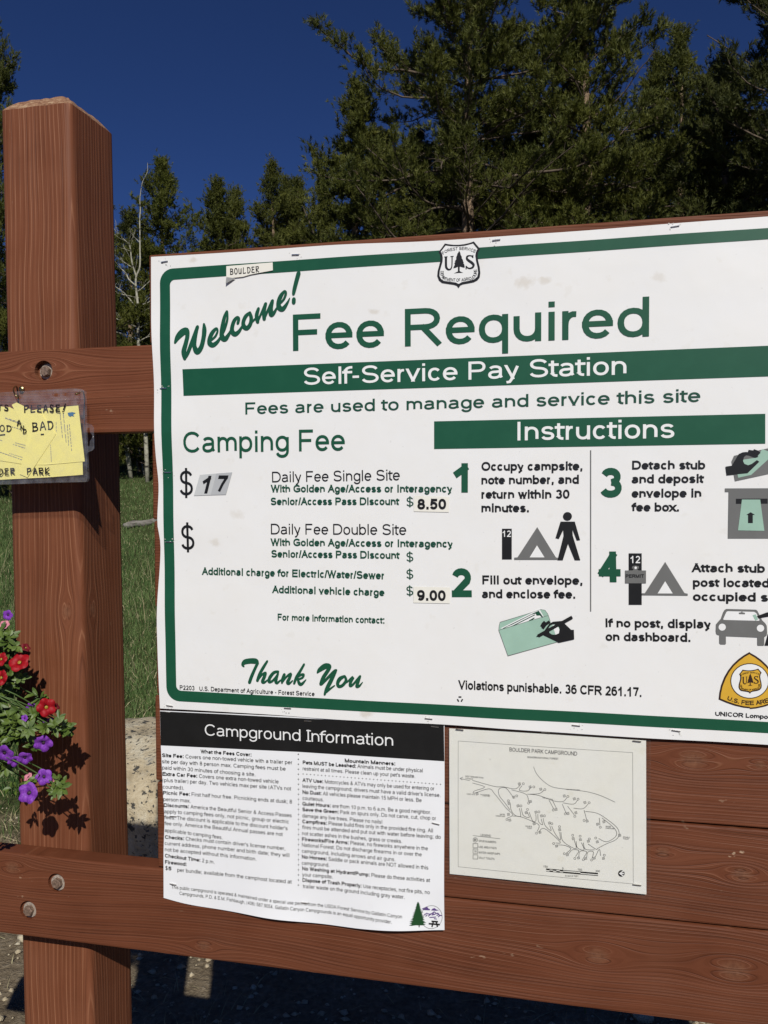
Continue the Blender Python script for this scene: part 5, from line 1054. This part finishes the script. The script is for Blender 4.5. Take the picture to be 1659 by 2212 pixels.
# ------------------------------------------------------------------ grass
def grass_mat(name, a, b_, c_):
    m, nt, b = mat(name); g = NG(nt); vec, X, Y, Z = g.coord(); n = g.noise(vec, 2.2, 4.0, .6); n2 = g.noise(vec, 60.0, 2.0)
    nt.links.new(g.mix(g.map(n2, .58, .72), g.ramp(n, [(.35, a), (.62, b_)]), c_), b.inputs['Base Color']); setp(b, Roughness=.7); b.inputs['Specular IOR Level'].default_value = .2; return m
M['grass'] = grass_mat('meadow_grass', (.034, .074, .018), (.092, .142, .044), (.30, .27, .13)); M['straw'] = grass_mat('dry_grass', (.30, .26, .14), (.38, .34, .20), (.25, .22, .13))
def blades(name, n, xr, yr, h0, h1, w, seed, m, label, dens=None, lean=.5):
    r = np.random.default_rng(seed); x = r.uniform(*xr, n); t = r.random(n); y = yr[0]*(yr[1]/yr[0])**t
    x = -(y+1.24)*np.interp(r.random(n), (0, 1), (.02, .86)) if dens is None else x
    keep = np.array([dens is None or dens(a, b) > q for a, b, q in zip(x, y, r.random(n))]); x, y = x[keep], y[keep]; n = len(x)
    z = np.array([ground_h(a, b) for a, b in zip(x, y)]); h = r.uniform(h0, h1, n)*(1+.5*np.sin(x*3.1)*np.sin(y*2.3)); a = r.uniform(0, 6.28, n); l = r.uniform(.1, lean, n)*h; ww = w*(1+y*.10)*r.uniform(.6, 1.3, n); pa = r.uniform(0, 6.28, n)
    B = np.stack([x, y, z-.01], 1); L = np.stack([np.cos(a)*l, np.sin(a)*l, h], 1); S = np.stack([np.cos(pa)*ww, np.sin(pa)*ww, 0*ww], 1)
    Mx = B+L*np.array((.35, .35, .55))
    V = np.stack([B-S, B+S, Mx-S*.8, Mx+S*.8, B+L], 1).reshape(-1, 3); k = np.arange(n)[:, None]*5
    F = np.concatenate([k+np.array((0, 1, 3)), k+np.array((0, 3, 2)), k+np.array((2, 3, 4))]); o = link(name, npmesh(name, V, F), None, [m]); tag(o, label, 'grass', None, 'stuff'); return o
def turf(a, b): return min(1.0, max(0.0, (b-1.9)/1.6+.55*vnoise((a, b, 0), 1.1)))
blades('meadow_grass', 130000, (-1.35, .25), (2.6, 34), .05, .13, .0022, 1, M['grass'], 'short green meadow grass on the slope behind the sign')
blades('meadow_straw', 16000, (0, 1), (2.6, 30), .03, .10, .0020, 8, M['straw'], 'pale dead grass mixed into the green meadow', None, 1.6)
blades('grass_tufts', 16000, (-3.4, .4), (.8, 3.6), .03, .085, .0016, 2, M['grass'], 'sparse green grass tufts growing in the soil around the post', turf)
blades('dead_grass', 11000, (-3.6, .6), (.5, 4.5), .02, .06, .0013, 5, M['straw'], 'flattened dry grass litter on the soil around the post', lambda a, b: .5+.8*vnoise((a, b, 3), 1.7), 3.5)
blades('dry_stalks', 500, (-1.25, .1), (2.6, 9), .25, .55, .0014, 3, M['straw'], 'tall thin straw-coloured grass stalks in the meadow', None, .5)
# ------------------------------------------------------------------ fallen log in the meadow
f1, f2 = foot(268, 13.5), foot(375, 14.6)
m, nt, b_ = mat('weathered_grey_wood'); g = NG(nt); vec, X, Y, Z = g.coord(); nn = g.noise(g.comb(g.m('MULTIPLY', X, 2.0), g.m('MULTIPLY', Y, 9.0), g.m('MULTIPLY', Z, 40.0)), 1.0, 4.0, .6)
nt.links.new(g.ramp(nn, [(.3, (.07, .06, .05)), (.6, (.24, .22, .19))]), b_.inputs['Base Color']); setp(b_, Roughness=.9); M['grey_wood'] = m
pts = [tuple(f1.lerp(f2, k/6)+Vector((0, 0, .06+.02*math.sin(k*1.9)))) for k in range(7)]
lg = MB(); lg.tube(pts, [.055, .07, .068, .065, .06, .06, .055], 9)
tag(lg.build('fallen_log', m, None, True), 'weathered grey fallen log lying across the meadow grass', 'log')
# ------------------------------------------------------------------ trees
m, nt, b_ = mat('pine_bark'); g = NG(nt); vec, X, Y, Z = g.coord(); nn = g.noise(g.comb(X, Y, g.m('MULTIPLY', Z, .45)), 14.0, 4.0, .7)
nt.links.new(g.ramp(nn, [(.32, (.06, .04, .028)), (.5, (.20, .135, .085)), (.66, (.36, .26, .17))]), b_.inputs['Base Color']); setp(b_, Roughness=.95); g.bump(nn, .8, .05, b_); M['bark'] = m
M['twig'] = plain('dead_twig_bark', (.13, .10, .075), .9, .1, 0, .4, 8)
def needle_mat(name, a, b, c):
    m, nt, bs = mat(name); g = NG(nt); vec, X, Y, Z = g.coord(); n = g.noise(vec, 1.1, 4.0, .6); n2 = g.noise(vec, 9.0, 2.0, .6)
    cc = g.mix(g.map(n2, .56, .72, 0.0, .6), g.ramp(n, [(.34, a), (.64, b)]), c); cc = g.mix(g.m('MULTIPLY', g.rnd(), .25), cc, (.06, .07, .015)); nt.links.new(cc, bs.inputs['Base Color'])
    setp(bs, Roughness=.6); bs.inputs['Specular IOR Level'].default_value = .25
    nt.nodes.remove(nt.nodes['Material Output']); out = nt.nodes.new('ShaderNodeOutputMaterial'); tl = nt.nodes.new('ShaderNodeBsdfTranslucent'); nt.links.new(cc, tl.inputs[0]); mx = nt.nodes.new('ShaderNodeMixShader'); mx.inputs[0].default_value = .22
    nt.links.new(bs.outputs[0], mx.inputs[1]); nt.links.new(tl.outputs[0], mx.inputs[2]); nt.links.new(mx.outputs[0], out.inputs[0]); return m
M['needle'] = needle_mat('pine_needles', (.056, .068, .012), (.128, .134, .024), (.20, .186, .043)); M['needle_b'] = needle_mat('young_pine_needles', (.068, .086, .013), (.140, .148, .024), (.20, .185, .045)); M['needle_d'] = needle_mat('darker_pine_needles', (.034, .042, .010), (.074, .080, .018), (.115, .112, .030))  # needle_d: a darker needle green for the dark and background pines
def tuft_template(k, r, L=.115, wid=.014, ax=.15):
    V = []
    for i in range(k):
        s = r.random()*ax; t = r.uniform(0, 2*math.pi); e = R(r.uniform(28, 72))*(1-.45*s/ax); d = np.array((math.sin(e)*math.cos(t), math.sin(e)*math.sin(t), math.cos(e))); l = L*r.uniform(.7, 1.15)
        sd = np.cross(d, r.normal(size=3)); sd /= np.linalg.norm(sd); o = np.array((0, 0, s)); V += [o-sd*wid*.5, o+sd*wid*.5+d*.01, o+d*l]
    return np.array(V)
def frames(D):                                # rotation matrices whose z axis is D
    z = D/np.linalg.norm(D, axis=1, keepdims=True); h = np.where(np.abs(z[:, 2:3]) < .9, np.array([[0, 0, 1.]]), np.array([[1., 0, 0]])); x = np.cross(h, z); x /= np.linalg.norm(x, axis=1, keepdims=True); y = np.cross(z, x); return np.stack([x, y, z], 2)
def pine_meshes(tag_, H, cb, Rad, seed, dens=1.0, shape='pine', tuft=1.0, kneed=26, wid=.015, bare=0.0, lean=(0, 0), clump=5, sharp=2.0):
    """trunk, branch and needle meshes around the origin; cb: height of the lowest live branch"""
    r = np.random.default_rng(seed); tk = MB(); n = 14; r0 = .0125*H+.03
    axis = [(lean[0]*(k/n)**1.5+.05*math.sin(k*.9+seed), lean[1]*(k/n)**1.5+.05*math.cos(k*.7+seed), H*k/n) for k in range(n+1)]; tk.tube(axis, [r0*(1-k/n)**.85+.012 for k in range(n+1)], 10)
    def ax(z): k = min(n-1e-6, max(0, z/H*n)); i = int(k); t = k-i; return np.array([axis[i][j]*(1-t)+axis[i+1][j]*t for j in range(3)])
    br = MB(); P = []; D = []; S = []
    nb = int((H-cb)*5.2*dens); az = r.uniform(0, 6.28)
    for i in range(nb):
        f = (i+r.random())/nb; z = cb+(H-cb)*f**(.95 if shape == 'pine' else 1.0); az += 2.399+r.uniform(-.6, .6); top = (z-cb)/(H-cb)
        if shape == 'pine': prof = min(1.0, .62+1.6*top)*(1-top**sharp)**.8; el = R(-6+58*top**1.8+r.uniform(-18, 16))
        else: prof = min(1.0, (1-top)/.45)**1.0+.03; el = R(4+42*top**2+r.uniform(-12, 12))
        Lb = max(.22, Rad*prof*r.choice((.55, .8, 1.0, 1.15))*r.uniform(.85, 1.1)); o = ax(z); nn = max(4, int(Lb/.4)+2); pts = []; d = np.array((math.cos(az)*math.cos(el), math.sin(az)*math.cos(el), math.sin(el))); p = o.copy(); cur = d.copy(); pts.append(p.copy())
        dead = r.random() < bare*(1-top)
        for k in range(nn):
            cur = cur+np.array((0, 0, (-.06 if k < nn*.45 else .17)*(1 if not dead else -.3)))+r.normal(size=3)*.11; cur /= np.linalg.norm(cur); p = p+cur*Lb/nn; pts.append(p.copy())
        rb = (.006+.009*Lb)*(1.0 if shape == 'pine' else .7); br.tube([tuple(q) for q in pts], [rb*(1-.8*k/nn)+.003 for k in range(nn+1)], 4, False)
        for k in range(1, nn+1):
            s = k/nn
            for q in range(int(1.4+2.2*s+r.random()) if not dead else 2):
                if s < .2 and r.random() < .6: continue
                t = r.random(); base = pts[k-1]*(1-t)+pts[k]*t; dirb = pts[k]-pts[k-1]; dirb /= np.linalg.norm(dirb); sd = r.normal(size=3); sd -= dirb*sd.dot(dirb); sd /= np.linalg.norm(sd); sd[2] = abs(sd[2])*.7+.1*(shape == 'pine')
                tl = (.14+.12*Lb*(1.2-s))*r.uniform(.4, 1.25)*tuft; dv = dirb*r.uniform(.3, .9)+sd; dv /= np.linalg.norm(dv); tip = base+dv*tl
                if dead: br.tube([tuple(base), tuple(base+dv*tl*.6+r.normal(size=3)*.03), tuple(tip+r.normal(size=3)*.08)], [.006, .005, .003], 3, False); continue
                if tl > .2: br.tube([tuple(base), tuple(tip)], [.006, .004], 3, False)
                for u in range(clump):                       # a rounded clump of shoots at the twig end
                    P.append(tip+r.normal(size=3)*.10*tuft-dv*.05*u); D.append(dv*.6+r.normal(size=3)*.45+np.array((0, 0, .75 if shape == 'pine' else .35))); S.append(r.uniform(.75, 1.25)*tuft*(.62+.38*min(1, (1-top)*5)))
        if not dead:
            for u in range(clump): P.append(pts[-1]-cur*.07*u); D.append(cur+r.normal(size=3)*.3+np.array((0, 0, .4))); S.append(1.1*tuft)
    for k in range(5): P.append(ax(H)-np.array((0, 0, .12*k))); D.append(np.array((0, 0, 1.))+r.normal(size=3)*.25); S.append(tuft)
    P, D, S = np.array(P), np.array(D), np.array(S); T = np.stack([tuft_template(kneed, r, wid=wid) for _ in range(6)]); Rm = frames(D); idx = r.integers(0, 6, len(P))
    V = np.einsum('nij,nkj->nki', Rm, T[idx])*S[:, None, None]+P[:, None, :]; V = V.reshape(-1, 3); F = np.arange(len(V)).reshape(-1, 3)
    return mesh('trunk_'+tag_, tk.v, tk.f, True), mesh('branches_'+tag_, br.v, br.f, True), npmesh('needles_'+tag_, V, F)
PINE = {}
def pine_kind(key, *a, **k): PINE[key] = (*pine_meshes(key, *a, **k),)
pine_kind('hero', 19.0, 1.0, 5.9, 11, 2.0, 'pine', 1.2, 26, .0175, .16)
pine_kind('broad', 18.0, .6, 3.9, 23, 2.1, 'pine', 1.2, 26, .0175, .05)
pine_kind('cone', 11.0, .3, 2.6, 37, 2.1, 'spruce', .95, 24, .019)
pine_kind('shaggy', 10.0, .4, 2.3, 41, 1.8, 'pine', 1.0, 24, .019, .10, sharp=1.25)
pine_kind('spire', 12.0, .4, 2.35, 53, 2.0, 'spruce', .9, 24, .019)
def plant(key, loc, sc, rot, label, needle='needle', group=None, name='pine_tree'):
    t = thing(name, label, 'tree', tuple(loc), group); t.rotation_euler.z = rot; t.scale = (sc, sc, sc) if not hasattr(sc, '__len__') else sc
    for nm, me, mt_ in (('trunk', PINE[key][0], M['bark']), ('branches', PINE[key][1], M['twig']), ('crown', PINE[key][2], M[needle])):
        if not me.materials: me.materials.append(mt_)
        o = bpy.data.objects.new(nm, me); col.objects.link(o); o.parent = t
        o.material_slots[0].link = 'OBJECT'; o.material_slots[0].material = mt_
    return t
HT = {'hero': 19.0, 'broad': 18.0, 'cone': 11.0, 'shaggy': 10.0, 'spire': 12.0}
def plant_px(key, xpx, ytop, Y, label, rot=0.0, needle='needle', wide=1.0, group='pines behind the sign', name='pine_tree'):
    p = foot(xpx, Y); v = ray(xpx, ytop); t = (Y+CAM_D)/v.y; h = (CAMP+v*t).z-p.z+.15; s = h/HT[key]; p.z -= .15
    return plant(key, p, (s*wide, s*wide, s), rot, label, needle, group, name)
plant_px('hero', 1012, -290, 24.0, 'tall open pine with a pale bare trunk showing between its branches', .6, wide=1.05)
plant_px('broad', 1262, -250, 25.5, 'tall dense pine next to the open pine with the bare trunk', 2.1, wide=1.02)
plant_px('broad', 1725, -420, 21.0, 'huge dark pine rising highest above the right end of the board', 4.0, 'needle_d', 1.0)
plant_px('spire', 1467, 66, 30.0, 'slim pointed pine between the two tallest dense pines', .9)
plant_px('spire', 1419, 130, 33.0, 'short slim pine top beside the taller slim pointed pine', 2.5)
plant_px('shaggy', 1560, 150, 24.0, 'bushy pine in front of the huge dark pine', 1.2, 'needle_d', 1.3)
plant_px('cone', 1150, 250, 27.0, 'bushy pine filling the gap under the two tall pines', 3.3, 'needle', 1.1)
plant_px('shaggy', 775, 190, 25.0, 'ragged pine spreading low at the open edge of the tall pines', 5.1, 'needle', 1.15)
plant_px('shaggy', 905, 300, 28.0, 'bushy pine close behind the pale bare trunk', 2.2, 'needle_d', 1.3)
plant_px('cone', 1345, 300, 29.0, 'dark pine behind the tall dense pine', 5.0, 'needle_d', 1.0)
plant_px('shaggy', 702, 392, 30.0, 'small pine at the edge of the clearing below the tall pines', .2)
plant_px('cone', 356, 352, 27.0, 'bright green cone-shaped pine standing alone beside the aspen', 1.0, 'needle_b', 1.0)
plant_px('shaggy', 476, 402, 32.0, 'ragged dark pine beside the bright cone-shaped pine', 2.0, 'needle', 1.15)
plant_px('shaggy', 512, 420, 34.0, 'blunt pine crowding the ragged dark pine', 4.3, 'needle', .9)
plant_px('spire', 594, 358, 34.0, 'pointed pine, tallest of the trio over the board', 3.0, 'needle', 1.0)
plant_px('spire', 625, 388, 36.0, 'second pointed pine of the trio over the board', 1.1, 'needle', 1.0)
plant_px('spire', 645, 392, 35.0, 'third pointed pine of the trio over the board', 5.6, 'needle', 1.0)
plant_px('shaggy', 205, 352, 24.0, 'ragged pine half hidden behind the post, close to the aspen', .4, 'needle', .95)
plant_px('spire', 285, 462, 34.0, 'dark pine behind the bare aspen', 2.0, 'needle_d', 1.1)
plant_px('broad', -22, 5, 19.0, 'pine with rounded tufted limbs showing beyond the top of the post', 5.0, 'needle', .75)
for i, (x, y, Y) in enumerate(((318, 690, 37), (252, 640, 38), (425, 600, 38), (548, 560, 40), (680, 520, 39), (830, 290, 37), (980, 250, 38), (1090, 240, 36), (1220, 260, 38), (1390, 300, 37), (1510, 300, 36), (1620, 260, 34), (95, 560, 30), (20, 600, 34), (-60, 640, 30))):
    plant_px(('shaggy', 'cone', 'spire')[i % 3], x, y, Y, 'low dark pine in the background row behind the front trees', i*1.7, 'needle_d', 1.35, 'background row of low pines')
# bare aspens beside the post
m, nt, b_ = mat('aspen_bark'); g = NG(nt); vec, X, Y, Z = g.coord(); nn = g.noise(g.comb(g.m('MULTIPLY', X, 5.0), g.m('MULTIPLY', Y, 5.0), g.m('MULTIPLY', Z, 9.0)), 1.0, 4.0, .65)
nt.links.new(g.ramp(nn, [(.36, (.035, .03, .026)), (.44, (.28, .265, .20)), (.7, (.44, .42, .34))]), b_.inputs['Base Color']); setp(b_, Roughness=.8); M['aspen'] = m
def aspen(Y, paths, label, seed, base):
    t = thing('aspen_tree', label, 'tree', tuple(base), 'bare aspens behind the post'); r_ = random.Random(seed); trunk = MB(); limbs = MB()
    for i, (pts, r0, r1) in enumerate(paths):
        q = [Vector(onY(*px('D5', x, y), Y+r_.uniform(-.35, .35)*(i > 0)*(k/len(pts)))) for k, (x, y) in enumerate(pts)]
        if i == 0: q = [Vector(base)-Vector((0, 0, .1))]+q
        q = [Vector(a) for a in smooth_path([tuple(a) for a in q], 3)]; n = len(q)
        (trunk if i == 0 else limbs).tube(q, [r0+(r1-r0)*(k/(n-1))**(.5 if i == 0 else .8) for k in range(n)], 8 if i == 0 else 5)
        if i > 0:
            for k in range(2, n-1, 2):
                d = (q[k]-q[k-1]).normalized(); s = Vector((r_.uniform(-1, 1), r_.uniform(-1, 1), r_.uniform(0, .9))); e = q[k]+(d+s*.8)*r_.uniform(.15, .45); limbs.tube([q[k], (q[k]+e)/2+Vector((r_.uniform(-.04, .04), 0, r_.uniform(-.04, .04))), e], [.007, .005, .003], 4)
    trunk.build('trunk', M['aspen'], t, True); limbs.build('limbs', M['aspen'], t, True)
ab = foot(319, 24.5)
aspen(24.5, [([(440, 2560), (385, 2200), (385, 2000), (378, 1830), (380, 1750), (365, 1600), (352, 1480), (358, 1380), (395, 1290), (405, 1200), (403, 1050), (402, 850), (400, 690), (408, 560), (402, 460), (415, 330), (440, 220), (490, 120), (495, 0)], .082, .006),
  ([(358, 1380), (330, 1290), (300, 1180), (290, 1060), (270, 980), (290, 880), (305, 800)], .035, .008), ([(375, 1750), (310, 1690), (240, 1610), (180, 1550), (105, 1500), (40, 1420)], .034, .008), ([(340, 1480), (265, 1410), (235, 1340), (160, 1270), (95, 1190), (20, 1110)], .028, .006), ([(320, 1275), (230, 1220), (170, 1170), (100, 1120)], .018, .006),
  ([(385, 2000), (300, 1965), (220, 1935), (120, 1890), (20, 1860)], .030, .007), ([(380, 2150), (310, 2120), (210, 2080), (130, 2055), (40, 2030)], .03, .007), ([(385, 1740), (440, 1715), (490, 1700), (560, 1660)], .03, .01), ([(395, 2000), (450, 1970), (520, 1930)], .03, .01), ([(395, 2170), (450, 2130), (530, 2100)], .03, .01), ([(375, 1560), (430, 1520), (470, 1480), (520, 1440)], .022, .008), ([(395, 960), (340, 910), (310, 890)], .014, .005), ([(265, 980), (210, 930), (150, 880), (90, 800)], .016, .005), ([(280, 1070), (200, 1040), (120, 1030)], .014, .005), ([(390, 1640), (300, 1620), (200, 1600), (120, 1580)], .016, .006), ([(400, 1810), (450, 1810), (500, 1850)], .02, .008)],
  'bare white-barked aspen with forked leafless limbs, between the post and board', 3, ab)
def small_trunk(xpx0, xpx1, ytop, Y, r0, mt_, label, name, cat, group=None):
    b = foot(xpx0, Y); e = onY(xpx1, ytop, Y); o = MB(); q = [b.lerp(e, k/8)+Vector((.05*math.sin(k*1.3), .04*math.cos(k), 0)) for k in range(9)]; q[0] -= Vector((0, 0, .1)); o.tube(q, [r0*(1-.55*k/8) for k in range(9)], 8)
    t = thing(name, label, cat, tuple(b), group); o.build('trunk', mt_, t, True); lm = MB(); r_ = random.Random(int(xpx0))
    for k in range(9):
        p = q[3+k % 6]; d = Vector((r_.uniform(-1, 1), r_.uniform(-1, 1), r_.uniform(.2, 1)))*r_.uniform(.5, 1.3); lm.tube([p, p+d*.5+Vector((0, 0, .05)), p+d], [.02, .013, .005], 5)
    lm.build('limbs', mt_, t, True)
small_trunk(283, 172, 420, 25.5, .085, M['aspen'], 'leaning aspen trunk with black-scarred bark, beside the post', 'aspen_tree', 'tree', 'bare aspens behind the post')
small_trunk(312, 236, 700, 27.0, .045, M['aspen'], 'thin grey aspen trunk next to the forked aspen', 'aspen_tree', 'tree', 'bare aspens behind the post')
small_trunk(301, 301, 960, 28.0, .11, M['bark'], 'short broken reddish stump among the aspens', 'stump', 'stump')
for o in bpy.data.objects:
    if '_w' in o: del o['_w']
